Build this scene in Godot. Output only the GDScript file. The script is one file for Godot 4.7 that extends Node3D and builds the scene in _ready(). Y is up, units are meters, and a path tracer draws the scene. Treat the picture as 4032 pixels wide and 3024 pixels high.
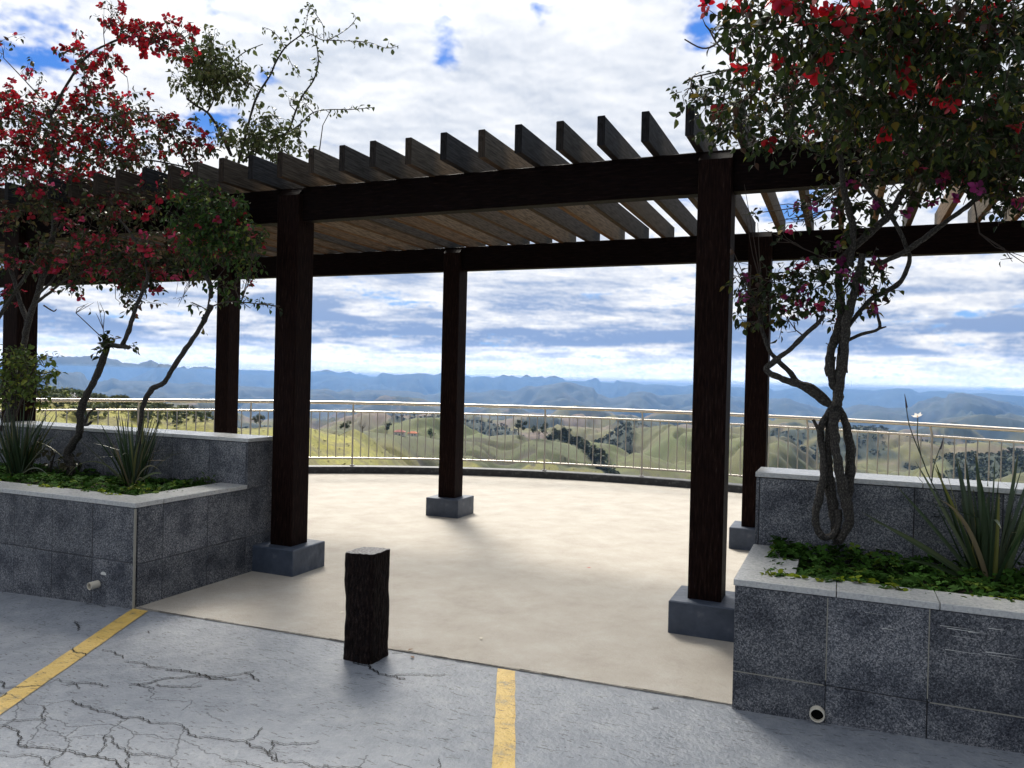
extends Node3D
# A viewpoint terrace with a timber pergola between two granite planters, hills beyond.

const EYE := Vector3(0, 1.6, 0)
const SUN_AZ := -37.5     # degrees from -Z towards +X
const SUN_EL := 47.0
var M := {}
var rng := RandomNumberGenerator.new()
var names := {}
var cache := {}
var cam: Camera3D

# ------------------------------------------------------------------ naming and tagging
func numbered(n: String) -> String:
	names[n] = names.get(n, 0) + 1
	return n if names[n] == 1 else "%s_%03d" % [n, names[n] - 1]

func tag(o: Node3D, label: String, category: String, group := "", kind := "") -> Node3D:
	if label: o.set_meta("label", label)
	if category: o.set_meta("category", category)
	if group: o.set_meta("group", group)
	if kind: o.set_meta("kind", kind)
	return o

func thing(called: String, label: String, category: String, at := Vector3.ZERO, group := "") -> Node3D:
	var o := Node3D.new()
	o.name = numbered(called)
	o.position = at
	add_child(o)
	tag(o, label, category, group)
	return o

func part(called: String, mesh: Mesh, mat: Material, parent: Node, at := Vector3.ZERO, turn := Vector3.ZERO) -> MeshInstance3D:
	var o := MeshInstance3D.new()
	if parent == self:
		o.name = numbered(called)
	else:
		var c: Dictionary = parent.get_meta("_count") if parent.has_meta("_count") else {}
		c[called] = c.get(called, 0) + 1
		parent.set_meta("_count", c)
		o.name = called if c[called] == 1 else "%s_%03d" % [called, c[called] - 1]
	o.mesh = mesh
	o.material_override = mat
	o.position = at
	o.rotation = turn
	parent.add_child(o, true)
	return o

func struct(called: String, mesh: Mesh, mat: Material, label := "", at := Vector3.ZERO) -> MeshInstance3D:
	var o := part(called, mesh, mat, self, at)
	o.set_meta("kind", "structure")
	if label: o.set_meta("label", label)
	return o

# ------------------------------------------------------------------ mesh building
class MB:
	var v := PackedVector3Array()
	var n := PackedVector3Array()
	var uv := PackedVector2Array()
	var uv2 := PackedVector2Array()
	var c := PackedColorArray()
	var ix := PackedInt32Array()
	var col := Color.WHITE
	func tri(a: Vector3, b: Vector3, d: Vector3, na: Vector3, ua := Vector2.ZERO, ub := Vector2.ZERO, ud := Vector2.ZERO) -> void:
		if (b - a).cross(d - a).dot(na) > 0.0:
			var t := b; b = d; d = t
			var t2 := ub; ub = ud; ud = t2
		var i := v.size()
		v.append_array([a, b, d]); n.append_array([na, na, na]); uv.append_array([ua, ub, ud]); c.append_array([col, col, col])
		ix.append_array([i, i + 1, i + 2])
	func quad(a: Vector3, b: Vector3, d: Vector3, e: Vector3, na: Vector3, ua := Vector2.ZERO, ub := Vector2.ZERO, ud := Vector2.ZERO, ue := Vector2.ZERO) -> void:
		tri(a, b, d, na, ua, ub, ud)
		tri(a, d, e, na, ua, ud, ue)
	func mesh() -> ArrayMesh:
		var a := []
		a.resize(Mesh.ARRAY_MAX)
		a[Mesh.ARRAY_VERTEX] = v
		a[Mesh.ARRAY_NORMAL] = n
		if uv.size() == v.size(): a[Mesh.ARRAY_TEX_UV] = uv
		if uv2.size() == v.size(): a[Mesh.ARRAY_TEX_UV2] = uv2
		if c.size() == v.size(): a[Mesh.ARRAY_COLOR] = c
		a[Mesh.ARRAY_INDEX] = ix
		var m := ArrayMesh.new()
		m.add_surface_from_arrays(Mesh.PRIMITIVE_TRIANGLES, a)
		return m

# a box with chamfered edges; v of the uv runs along the axis grain, in metres
func box_into(b: MB, s: Vector3, bev: float, grain := 1, off := Vector2.ZERO, centre := Vector3.ZERO) -> void:
	var h := s / 2.0
	for ax in 3:
		var u := (ax + 1) % 3
		var w := (ax + 2) % 3
		for sg: float in [-1.0, 1.0]:
			var nn := Vector3.ZERO
			nn[ax] = sg
			var q: Array[Vector3] = []
			var t: Array[Vector2] = []
			for k: Vector2 in [Vector2(-1, -1), Vector2(1, -1), Vector2(1, 1), Vector2(-1, 1)]:
				var p := Vector3.ZERO
				p[ax] = sg * h[ax]
				p[u] = k.x * (h[u] - bev)
				p[w] = k.y * (h[w] - bev)
				q.append(p + centre)
				var g := grain if grain != ax else u
				var o := 3 - ax - g
				t.append(Vector2(p[o] + ax * 0.37 + sg * 0.11, p[g]) + off)
			b.quad(q[0], q[1], q[2], q[3], nn, t[0], t[1], t[2], t[3])
	if bev <= 0.0: return
	for ax in 3:   # edges run along ax
		var u := (ax + 1) % 3
		var w := (ax + 2) % 3
		for su: float in [-1.0, 1.0]:
			for sw: float in [-1.0, 1.0]:
				var q: Array[Vector3] = []
				for k: Array in [[-1.0, 0], [1.0, 0], [1.0, 1], [-1.0, 1]]:
					var p := Vector3.ZERO
					p[ax] = k[0] * (h[ax] - bev)
					p[u] = su * (h[u] - (bev if k[1] == 1 else 0.0))
					p[w] = sw * (h[w] - (bev if k[1] == 0 else 0.0))
					q.append(p + centre)
				var nn := Vector3.ZERO
				nn[u] = su
				nn[w] = sw
				var l := h[ax] - bev
				b.quad(q[0], q[1], q[2], q[3], nn.normalized(), Vector2(0, -l) + off, Vector2(0, l) + off, Vector2(0.01, l) + off, Vector2(0.01, -l) + off)
	for sx: float in [-1.0, 1.0]:
		for sy: float in [-1.0, 1.0]:
			for sz: float in [-1.0, 1.0]:
				var s3 := Vector3(sx, sy, sz)
				b.tri(s3 * Vector3(h.x, h.y - bev, h.z - bev) + centre, s3 * Vector3(h.x - bev, h.y, h.z - bev) + centre, s3 * Vector3(h.x - bev, h.y - bev, h.z) + centre, s3.normalized(), off, off, off)

func box(s: Vector3, bev := 0.003, grain := 1, variant := 0) -> ArrayMesh:
	var key := [s.snapped(Vector3.ONE * 0.001), bev, grain, variant]
	if not cache.has(key):
		var b := MB.new()
		box_into(b, s, bev, grain, Vector2(variant * 0.731, variant * 1.37))
		cache[key] = b.mesh()
	return cache[key]

# a tube through pts with a radius at each end (or per point); lumps make it knotty
func tube_into(b: MB, pts: Array, r0: float, r1: float, sides := 7, lump := 0.0, smooth := 3, cap := true) -> void:
	var cu := Curve3D.new()
	cu.bake_interval = 1.0
	var p := PackedVector3Array()
	for i in pts.size():
		p.append(pts[i])
	if smooth > 1 and p.size() > 2:
		var q := PackedVector3Array()
		for i in p.size() - 1:
			var a := p[maxi(i - 1, 0)]
			var d := p[mini(i + 2, p.size() - 1)]
			for k in smooth:
				q.append(p[i].cubic_interpolate(p[i + 1], a, d, k / float(smooth)))
		q.append(p[p.size() - 1])
		p = q
	var up := Vector3(0.31, 0.17, 0.93)
	var base := b.v.size()
	var along := 0.0
	for i in p.size():
		var t := (p[mini(i + 1, p.size() - 1)] - p[maxi(i - 1, 0)]).normalized()
		up = (up - t * up.dot(t)).normalized()
		var sd := t.cross(up)
		var f := i / float(maxi(p.size() - 1, 1))
		var r := lerpf(r0, r1, f)
		if i > 0: along += p[i].distance_to(p[i - 1])
		for k in sides + 1:
			var a := TAU * k / sides
			var d := up * cos(a) + sd * sin(a)
			var rr := r
			if lump > 0.0:
				var kk := k % sides
				rr *= 1.0 + lump * sin(kk * 2.3 + along * 31.0) * sin(along * 17.0 + kk) + lump * 0.8 * sin(along * 53.0 + kk * 4.1)
			b.v.append(p[i] + d * rr)
			b.n.append(d)
			b.uv.append(Vector2(k / float(sides) * TAU * r, along))
			b.c.append(b.col)
	for i in p.size() - 1:
		for k in sides:
			var q := base + i * (sides + 1) + k
			b.ix.append_array([q, q + sides + 1, q + 1, q + 1, q + sides + 1, q + sides + 2])
	if cap:
		for e: int in [0, p.size() - 1]:
			var t := (p[1] - p[0]).normalized() * -1.0 if e == 0 else (p[e] - p[e - 1]).normalized()
			for k in range(1, sides - 1):
				var q := base + e * (sides + 1)
				b.tri(b.v[q], b.v[q + k], b.v[q + k + 1], t)

func tube(pts: Array, r0: float, r1: float, sides := 8, lump := 0.0, smooth := 3) -> ArrayMesh:
	var b := MB.new()
	tube_into(b, pts, r0, r1, sides, lump, smooth)
	return b.mesh()

func moved(pts: Array, by: Vector3) -> Array:
	var q := []
	for p: Vector3 in pts: q.append(p - by)
	return q

# ------------------------------------------------------------------ materials
func lin(r: float, g: float, b: float) -> Color:
	return Color(r, g, b).linear_to_srgb()

func mat(c: Color, rough := 0.8, metal := 0.0) -> StandardMaterial3D:
	var m := StandardMaterial3D.new()
	m.albedo_color = c
	m.roughness = rough
	m.metallic = metal
	return m

func noise(seed_: int, freq: float, oct := 5, gain := 0.5, type := FastNoiseLite.TYPE_SIMPLEX_SMOOTH) -> FastNoiseLite:
	var f := FastNoiseLite.new()
	f.seed = seed_
	f.noise_type = type
	f.frequency = freq
	f.fractal_type = FastNoiseLite.FRACTAL_FBM
	f.fractal_octaves = oct
	f.fractal_gain = gain
	return f

func crystal(seed_: int, freq: float) -> FastNoiseLite:
	var f := noise(seed_, freq, 3, 0.62, FastNoiseLite.TYPE_CELLULAR)
	f.cellular_return_type = FastNoiseLite.RETURN_CELL_VALUE
	f.domain_warp_enabled = true
	f.domain_warp_amplitude = 9.0
	f.domain_warp_frequency = 0.05
	return f

func ramp(stops: Array) -> Gradient:
	var g := Gradient.new()
	var o := PackedFloat32Array()
	var c := PackedColorArray()
	for s: Array in stops:
		o.append(s[0])
		c.append(s[1])
	g.offsets = o
	g.colors = c
	return g

func ntex(f: FastNoiseLite, g: Gradient, w := 512, h := 512) -> NoiseTexture2D:
	var t := NoiseTexture2D.new()
	t.width = w
	t.height = h
	t.seamless = true
	t.seamless_blend_skirt = 0.15
	t.noise = f
	if g: t.color_ramp = g
	return t

func ntex_normal(f: FastNoiseLite, strength := 4.0, w := 512, h := 512) -> NoiseTexture2D:
	var t := ntex(f, null, w, h)
	t.as_normal_map = true
	t.bump_strength = strength
	return t

func world_mapped(m: StandardMaterial3D, scale: float, off := Vector3.ZERO) -> StandardMaterial3D:
	m.uv1_triplanar = true
	m.uv1_world_triplanar = true
	m.uv1_scale = Vector3.ONE * scale
	m.uv1_offset = off
	m.uv1_triplanar_sharpness = 6.0
	return m

func make_materials() -> void:
	# granite: dark speckled slabs, three tones
	for k in 3:
		var t: float = [1.0, 0.88, 1.1][k]
		var g := ramp([[0.05, lin(0.02 * t, 0.024 * t, 0.031 * t)], [0.35, lin(0.07 * t, 0.077 * t, 0.09 * t)], [0.55, lin(0.138 * t, 0.146 * t, 0.162 * t)], [0.75, lin(0.255 * t, 0.258 * t, 0.27 * t)], [0.97, lin(0.5 * t, 0.49 * t, 0.49 * t)]])
		var m := world_mapped(mat(Color.WHITE, 0.55), 1.6, Vector3(k * 0.37, k * 0.21, k * 0.63))
		m.metallic_specular = 0.3
		m.albedo_texture = ntex(crystal(11 + k, 0.105), g, 1024, 1024)
		m.detail_enabled = true
		m.detail_blend_mode = BaseMaterial3D.BLEND_MODE_MUL
		m.uv2_triplanar = true
		m.uv2_world_triplanar = true
		m.uv2_scale = Vector3.ONE * 0.55
		m.uv2_offset = Vector3(k * 0.17, 0, k * 0.3)
		m.detail_uv_layer = BaseMaterial3D.DETAIL_UV_2
		if k == 0:
			M.stain = ntex(noise(71, 0.010, 6, 0.62), ramp([[0.1, lin(0.38, 0.39, 0.43)], [0.42, lin(0.7, 0.71, 0.73)], [0.62, lin(0.98, 0.97, 0.96)], [0.9, lin(1, 1, 1)]]), 512, 512)
		m.detail_albedo = M.stain
		m.heightmap_enabled = true
		m.heightmap_scale = 0.12
		m.heightmap_texture = m.albedo_texture
		M["granite%d" % k] = m
	M.coping = world_mapped(mat(Color.WHITE, 0.27), 1.5)
	M.coping.albedo_texture = ntex(crystal(17, 0.12), ramp([[0.0, lin(0.29, 0.3, 0.305)], [0.38, lin(0.38, 0.39, 0.39)], [0.6, lin(0.43, 0.44, 0.435)], [1.0, lin(0.5, 0.5, 0.485)]]), 512, 512)
	M.grout = mat(lin(0.10, 0.10, 0.095), 0.9)
	M.pale_grout = mat(lin(0.27, 0.26, 0.22), 0.9)
	M.soil = world_mapped(mat(Color.WHITE, 1.0), 1.2)
	M.soil.albedo_texture = ntex(noise(19, 0.03, 5, 0.6), ramp([[0.2, lin(0.012, 0.009, 0.007)], [0.8, lin(0.05, 0.036, 0.025)]]), 256, 256)
	# painted concrete plinths
	M.plinth = world_mapped(mat(Color.WHITE, 0.45), 0.9)
	M.plinth.metallic_specular = 0.4
	M.plinth.albedo_texture = ntex(noise(23, 0.012, 5, 0.55), ramp([[0.2, lin(0.042, 0.055, 0.08)], [0.7, lin(0.062, 0.078, 0.11)], [0.92, lin(0.105, 0.12, 0.145)]]), 512, 512)
	M.plinth.normal_enabled = true
	M.plinth.normal_texture = ntex_normal(noise(24, 0.05, 4, 0.6), 2.0, 256, 256)
	M.plinth.normal_scale = 0.3
	# dark stained timber
	var grain := noise(31, 0.02, 5, 0.6)
	M.wood = mat(Color.WHITE, 0.6)
	M.wood.metallic_specular = 0.13
	M.wood.albedo_texture = ntex(grain, ramp([[0.15, lin(0.004, 0.002, 0.0018)], [0.5, lin(0.010, 0.0048, 0.0038)], [0.75, lin(0.015, 0.0075, 0.006)], [0.95, lin(0.035, 0.024, 0.02)]]), 512, 512)
	M.wood.uv1_scale = Vector3(6.0, 0.55, 1)
	M.wood.normal_enabled = true
	M.wood.normal_texture = ntex_normal(grain, 6.0)
	M.wood.normal_scale = 0.5
	M.beam = M.wood.duplicate()
	M.beam.albedo_color = lin(0.5, 0.5, 0.55)
	M.wood_end = mat(lin(0.05, 0.045, 0.045), 0.6)
	# weathered rafters, four boards' worth of tone
	var g2 := noise(37, 0.022, 6, 0.62)
	for k in 4:
		var a: Color = [Color(0.085, 0.070, 0.055), Color(0.15, 0.112, 0.076), Color(0.058, 0.053, 0.049), Color(0.11, 0.077, 0.05)][k]
		var d := a * 0.45
		var l := a * 1.6
		var m := mat(Color.WHITE, 0.75)
		m.metallic_specular = 0.2
		m.vertex_color_use_as_albedo = true
		m.albedo_texture = ntex(g2, ramp([[0.12, lin(d.r, d.g, d.b)], [0.5, lin(a.r, a.g, a.b)], [0.9, lin(l.r, l.g, l.b * 1.05)]]), 512, 512)
		m.uv1_scale = Vector3(6.0, 0.38, 1)
		m.normal_enabled = true
		m.normal_texture = ntex_normal(g2, 5.0)
		m.normal_scale = 0.5
		M["rafter%d" % k] = m
	# old railway sleeper
	M.sleeper = mat(Color.WHITE, 0.6)
	M.sleeper.metallic_specular = 0.15
	M.sleeper.albedo_texture = ntex(noise(41, 0.03, 6, 0.68), ramp([[0.2, lin(0.004, 0.003, 0.003)], [0.6, lin(0.014, 0.009, 0.008)], [0.8, lin(0.03, 0.021, 0.018)], [0.97, lin(0.10, 0.09, 0.085)]]), 512, 512)
	M.sleeper.uv1_scale = Vector3(3.2, 0.9, 1)
	M.sleeper.normal_enabled = true
	M.sleeper.normal_texture = ntex_normal(noise(41, 0.03, 6, 0.68), 9.0)
	M.sleeper_top = world_mapped(mat(Color.WHITE, 0.6), 4.0)
	M.sleeper_top.albedo_texture = ntex(noise(43, 0.05, 5, 0.6), ramp([[0.2, lin(0.05, 0.045, 0.045)], [0.6, lin(0.16, 0.155, 0.16)], [0.9, lin(0.32, 0.31, 0.31)]]), 256, 256)
	# terrace concrete: warm, worn, stained
	M.concrete = world_mapped(mat(Color.WHITE, 0.85), 0.42)
	M.concrete.albedo_texture = ntex(noise(47, 0.004, 8, 0.68), ramp([[0.1, lin(0.345, 0.315, 0.275)], [0.42, lin(0.392, 0.362, 0.318)], [0.6, lin(0.41, 0.38, 0.338)], [0.92, lin(0.445, 0.422, 0.382)]]), 1024, 1024)
	M.concrete.detail_enabled = true
	M.concrete.detail_blend_mode = BaseMaterial3D.BLEND_MODE_MUL
	M.concrete.detail_uv_layer = BaseMaterial3D.DETAIL_UV_2
	M.concrete.uv2_triplanar = true
	M.concrete.uv2_world_triplanar = true
	M.concrete.uv2_scale = Vector3.ONE * 1.7
	M.concrete.detail_albedo = ntex(noise(48, 0.11, 4, 0.75), ramp([[0.05, lin(0.36, 0.33, 0.3)], [0.3, lin(0.78, 0.76, 0.73)], [0.52, lin(0.95, 0.945, 0.93)], [0.9, lin(1, 1, 1)]]), 768, 768)
	M.concrete.normal_enabled = true
	M.concrete.normal_texture = ntex_normal(noise(49, 0.09, 4, 0.7), 3.0)
	M.concrete.normal_scale = 0.25
	# painted asphalt
	M.asphalt = world_mapped(mat(Color(0.99, 0.995, 1.0), 0.55), 0.5)
	M.asphalt.albedo_texture = ntex(noise(53, 0.009, 8, 0.78), ramp([[0.15, lin(0.15, 0.165, 0.19)], [0.45, lin(0.19, 0.207, 0.234)], [0.62, lin(0.21, 0.227, 0.252)], [0.9, lin(0.255, 0.268, 0.284)]]), 1024, 1024)
	M.asphalt.normal_enabled = true
	M.asphalt.normal_texture = ntex_normal(noise(54, 0.07, 5, 0.7), 7.0, 768, 768)
	M.asphalt.normal_scale = 0.3
	M.asphalt.detail_enabled = true
	M.asphalt.detail_blend_mode = BaseMaterial3D.BLEND_MODE_MUL
	M.asphalt.detail_uv_layer = BaseMaterial3D.DETAIL_UV_2
	M.asphalt.detail_albedo = crack_picture()
	M.yellow = world_mapped(mat(Color.WHITE, 0.5), 0.6)
	M.yellow.albedo_texture = ntex(noise(57, 0.02, 6, 0.7), ramp([[0.08, lin(0.24, 0.21, 0.14)], [0.27, lin(0.44, 0.30, 0.085)], [0.5, lin(0.54, 0.36, 0.085)], [0.9, lin(0.60, 0.42, 0.13)]]), 512, 512)
	M.yellow.normal_enabled = true
	M.yellow.normal_texture = M.asphalt.normal_texture
	M.yellow.normal_scale = 0.4
	M.yellow.detail_enabled = true
	M.yellow.detail_blend_mode = BaseMaterial3D.BLEND_MODE_MUL
	M.yellow.detail_uv_layer = BaseMaterial3D.DETAIL_UV_2
	M.yellow.detail_albedo = M.asphalt.detail_albedo
	M.kerb = world_mapped(mat(Color.WHITE, 0.55), 0.8)
	M.kerb.albedo_texture = ntex(noise(59, 0.02, 6, 0.65), ramp([[0.2, lin(0.008, 0.009, 0.011)], [0.6, lin(0.02, 0.022, 0.026)], [0.92, lin(0.11, 0.11, 0.105)]]), 512, 512)
	M.steel = mat(lin(0.52, 0.475, 0.42), 0.27, 1.0)
	M.steel_dull = mat(lin(0.40, 0.37, 0.34), 0.35, 1.0)
	M.bark = mat(Color.WHITE, 0.9)
	M.bark.albedo_color = lin(0.62, 0.6, 0.58)
	M.bark.albedo_texture = ntex(noise(61, 0.035, 5, 0.62), ramp([[0.2, lin(0.012, 0.010, 0.009)], [0.5, lin(0.045, 0.040, 0.034)], [0.72, lin(0.095, 0.09, 0.08)], [0.95, lin(0.24, 0.24, 0.22)]]), 384, 384)
	M.bark.uv1_scale = Vector3(7.0, 4.0, 1)
	M.bark.normal_enabled = true
	M.bark.normal_texture = ntex_normal(noise(62, 0.04, 5, 0.65), 8.0, 384, 384)
	M.twig = mat(lin(0.035, 0.024, 0.018), 0.85)
	M.pvc = mat(lin(0.62, 0.58, 0.48), 0.4)
	M.dark = mat(lin(0.006, 0.006, 0.006), 0.95)
	M.dark.metallic_specular = 0.05
	M.white_mark = mat(lin(0.62, 0.62, 0.58), 0.7)
	M.metal_hook = mat(lin(0.05, 0.04, 0.035), 0.5, 0.6)
	# foliage: copies tinted one by one; light shines through
	M.leaf = mat(Color.WHITE, 0.45)
	M.leaf.metallic_specular = 0.28
	M.leaf.vertex_color_use_as_albedo = true
	M.leaf.backlight_enabled = true
	M.leaf.backlight = Color(0.62, 0.62, 0.62)
	M.cover = M.leaf.duplicate()
	M.cover.roughness = 0.75
	M.cover.metallic_specular = 0.15
	M.bract = mat(Color.WHITE, 0.6)
	M.bract.vertex_color_use_as_albedo = true
	M.bract.backlight_enabled = true
	M.bract.backlight = Color(0.85, 0.85, 0.85)
	M.blade = mat(Color.WHITE, 0.45)
	M.blade.vertex_color_use_as_albedo = true
	M.blade.backlight_enabled = true
	M.blade.backlight = Color(0.5, 0.5, 0.5)
	M.terrain = world_mapped(mat(lin(0.78, 0.78, 0.78), 0.95), 0.045)
	M.terrain.vertex_color_use_as_albedo = true
	M.terrain.albedo_texture = ntex(noise(67, 0.012, 7, 0.7), ramp([[0.15, lin(0.36, 0.36, 0.32)], [0.5, lin(0.82, 0.82, 0.78)], [0.85, lin(1, 1, 1)]]), 768, 768)
	M.far_leaf = mat(Color.WHITE, 0.9)
	M.far_leaf.vertex_color_use_as_albedo = true

var open_cracks := []

func crack_picture() -> ImageTexture:
	var im := Image.create(2048, 1024, false, Image.FORMAT_RGB8)   # 8 m by 4 m of asphalt, x -6 to 2, z -4.6 to -0.6
	im.fill(Color.WHITE)
	var r := RandomNumberGenerator.new()
	r.seed = 5
	# short dashes and pits
	for i in 11000:
		var x := r.randf() * 2047.0
		var y := r.randf() * 1023.0
		var l := r.randf_range(1.0, 9.0) * (1.0 if r.randf() < 0.85 else 2.2)
		var sh := r.randf_range(0.3, 0.85)
		var s := r.randf_range(-0.35, 0.35)
		for k in int(l):
			var px := clampi(int(x + k), 0, 2047)
			var py := clampi(int(y + k * s), 0, 1023)
			im.set_pixel(px, py, Color(sh, sh, sh))
	# a net of cracks, densest towards the road
	var nodes := {}
	var sp := 50.0
	for j in 30:
		for i in 44:
			nodes[Vector2i(i, j)] = Vector2((i + (j % 2) * 0.5) * sp, j * sp * 0.62) + Vector2(r.randf_range(-22, 22), r.randf_range(-15, 15))
	for j in 29:
		for i in 43:
			var a: Vector2 = nodes[Vector2i(i, j)]
			for to: Vector2i in [Vector2i(i + 1, j), Vector2i(i + (j % 2), j + 1)]:
				var b: Vector2 = nodes[to]
				var z := -4.6 + (a.y + b.y) / 2.0 / 256.0
				var x := -6.0 + (a.x + b.x) / 2.0 / 256.0
				var dens := clampf((z + 2.98) * 2.0, 0.015, 0.93)
				if x > -1.3: dens *= 0.3
				dens *= 1.0 if to.y == j else 0.72
				var main := to.y == j and j % 3 == 1 and z > -2.9 and x < -1.4
				if main: dens = 0.94
				if r.randf() > dens: continue
				crack(im, r, a, b, r.randf_range(0.45, 0.85) if main else (0.1 + 0.42 * pow(r.randf(), 2.0)))
	# two long ones in the yard and some hairlines
	crack(im, r, Vector2(690, 370), Vector2(800, 355), 1.4)
	crack(im, r, Vector2(760, 362), Vector2(800, 320), 0.8)
	crack(im, r, Vector2(760, 362), Vector2(690, 430), 1.0)
	crack(im, r, Vector2(900, 230), Vector2(1000, 255), 1.1)
	crack(im, r, Vector2(980, 250), Vector2(1040, 215), 0.8)
	for i in 26:
		var a := Vector2(r.randf() * 2000, r.randf_range(170, 600))
		crack(im, r, a, a + Vector2(r.randf_range(-70, 70), r.randf_range(-30, 30)), 0.7)
	return ImageTexture.create_from_image(im)

func crack(im: Image, r: RandomNumberGenerator, a: Vector2, b: Vector2, wide: float) -> void:
	var pts := [a, b]
	var amp := a.distance_to(b) * 0.13
	while amp > 0.8:
		var q := [pts[0]]
		for i in pts.size() - 1:
			var d: Vector2 = pts[i + 1] - pts[i]
			q.append((pts[i] + pts[i + 1]) / 2.0 + Vector2(-d.y, d.x).normalized() * r.randf_range(-amp, amp))
			q.append(pts[i + 1])
		pts = q
		amp *= 0.6
	if wide > 0.28: open_cracks.append([pts, wide])
	var w := wide * (0.5 if wide > 0.28 else 1.0)
	for i in pts.size() - 1:
		var n := int(pts[i].distance_to(pts[i + 1]) * 1.5) + 1
		w = clampf(w + r.randf_range(-0.3, 0.3), wide * 0.3, wide)
		for k in n:
			var p: Vector2 = pts[i].lerp(pts[i + 1], k / float(n))
			var rad := int(ceil(w))
			for y in range(-rad, rad + 1):
				for x in range(-rad, rad + 1):
					var l := sqrt(x * x + y * y) - w * 0.5
					if l > 0.8: continue
					var px := clampi(int(p.x) + x, 0, 2047)
					var py := clampi(int(p.y) + y, 0, 1023)
					var o := im.get_pixel(px, py)
					var t := minf(o.r, clampf(0.02 + maxf(l, 0.0) * 0.95 + maxf(0.0, 0.62 - wide) * 0.95, 0.02, 1.0))
					im.set_pixel(px, py, Color(t * 0.94, t * 0.97, minf(t * 1.03, 1.0)))

# ------------------------------------------------------------------ sky
const SKY_W := 4096
const SKY_H := 2048
var sky_rows := []
var sky_noise: FastNoiseLite
var sky_low: FastNoiseLite
var sky_fine: FastNoiseLite
var sun_dir: Vector3
var below: Color = Color(0.60, 0.64, 0.68)
# gaps of clear blue: direction, angular size
const GAPS := [Vector4(-0.644, 0.392, -0.657, 0.012), Vector4(-0.605, 0.357, -0.713, 0.013), Vector4(-0.62, 0.33, -0.713, 0.010), Vector4(-0.625, 0.378, -0.69, 0.008), Vector4(-0.437, 0.392, -0.81, 0.016), Vector4(-0.446, 0.37, -0.815, 0.014), Vector4(-0.43, 0.43, -0.795, 0.015), Vector4(-0.339, 0.432, -0.837, 0.013), Vector4(-0.571, 0.3, -0.764, 0.011), Vector4(-0.67, 0.27, -0.69, 0.012), Vector4(-0.299, 0.103, -0.949, 0.011), Vector4(-0.21, 0.088, -0.974, 0.010), Vector4(0.084, 0.078, -0.993, 0.014), Vector4(0.13, 0.079, -0.99, 0.013), Vector4(-0.02, 0.40, -0.92, 0.018), Vector4(-0.16, 0.40, -0.90, 0.012)]

func _sky_row(j: int) -> void:
	var row := PackedFloat32Array()
	row.resize(SKY_W * 3)
	var pol := (j + 0.5) / SKY_H * PI
	var y := cos(pol)
	var sn := sin(pol)
	if y < -0.002:
		for i in SKY_W:
			row[i * 3] = below.r
			row[i * 3 + 1] = below.g
			row[i * 3 + 2] = below.b
		sky_rows[j] = row
		return
	y = maxf(y, 0.0)
	var t := 1.0 / (y + 0.075)
	var low := 1.0 - smoothstep(0.03, 0.27, y)      # how far down towards the horizon
	var blue := Color(0.24, 0.44, 0.74).lerp(Color(0.04, 0.18, 0.58), smoothstep(0.0, 0.35, y))
	var grey := Color(0.445, 0.49, 0.57).lerp(Color(0.20, 0.29, 0.48), low)
	var white := Color(0.73, 0.74, 0.76).lerp(Color(0.84, 0.825, 0.80), low)
	var rim := 1.0 - smoothstep(0.0, 0.05, y)
	var fade := smoothstep(0.0, 0.05, y)
	var gaps := []
	for g: Vector4 in GAPS:
		if absf(g.y - y) < g.w * 4.0: gaps.append(g)
	for i in SKY_W:
		var az := (i + 0.5) / SKY_W * TAU
		var x := sin(az) * sn
		var z := -cos(az) * sn
		var px := x * t
		var pz := z * t
		var n := sky_noise.get_noise_2d(px, pz)
		var l := sky_low.get_noise_2d(px, pz)
		var f := sky_fine.get_noise_2d(px, pz)
		var d := l * 0.85 + n * 0.55 + 0.70 + low * 0.14
		for g: Vector4 in gaps:
			var q := ((x - g.x) * (x - g.x) + (y - g.y) * (y - g.y) * (1.0 + low * 5.0) + (z - g.z) * (z - g.z)) / (g.w * g.w)
			if q < 16.0: d -= 0.68 * exp(-q * 0.30)
		var toward := sky_noise.get_noise_2d(px + sun_dir.x * 0.05, pz + sun_dir.z * 0.05)
		var edge := n - toward
		var alpha := smoothstep(-0.16, 0.40, d + n * 0.35 + f * 0.34)
		var l2 := sky_low.get_noise_2d(px * 0.42 + 3.0, pz * 0.42)
		var belly := smoothstep(-0.10, 0.28, l + n * 0.25) * (0.36 + 0.26 * low) + smoothstep(-0.05, 0.22, l2 + n * 0.12) * 0.72 * low * (1.0 - rim)
		var bright := 0.76 + n * (0.66 - 0.12 * low) + edge * 0.85 + f * 0.20 - belly + (1.0 - smoothstep(0.1, 0.5, d)) * 0.25
		bright = clampf(bright, 0.0, 1.1)
		bright = lerpf(bright, maxf(bright, 0.78 + f * 0.4), rim * 0.85)
		var ca := x * sun_dir.x + y * sun_dir.y + z * sun_dir.z
		var fwd := 0.50 + 0.50 * smoothstep(-0.5, 0.75, ca)
		var glow := (60.0 * exp((ca - 1.0) * 75.0) + 0.10 * exp((ca - 1.0) * 9.0)) * (0.45 + 0.55 * bright)
		fwd *= 1.0 + rim * 1.0
		var r := lerpf(blue.r, lerpf(grey.r, white.r, bright), alpha)
		var gg := lerpf(blue.g, lerpf(grey.g, white.g, bright), alpha)
		var b := lerpf(blue.b, lerpf(grey.b, white.b, bright), alpha)
		row[i * 3] = r * fwd + glow
		row[i * 3 + 1] = gg * fwd + glow * 0.97
		row[i * 3 + 2] = b * fwd + glow * 0.90
	sky_rows[j] = row

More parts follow.
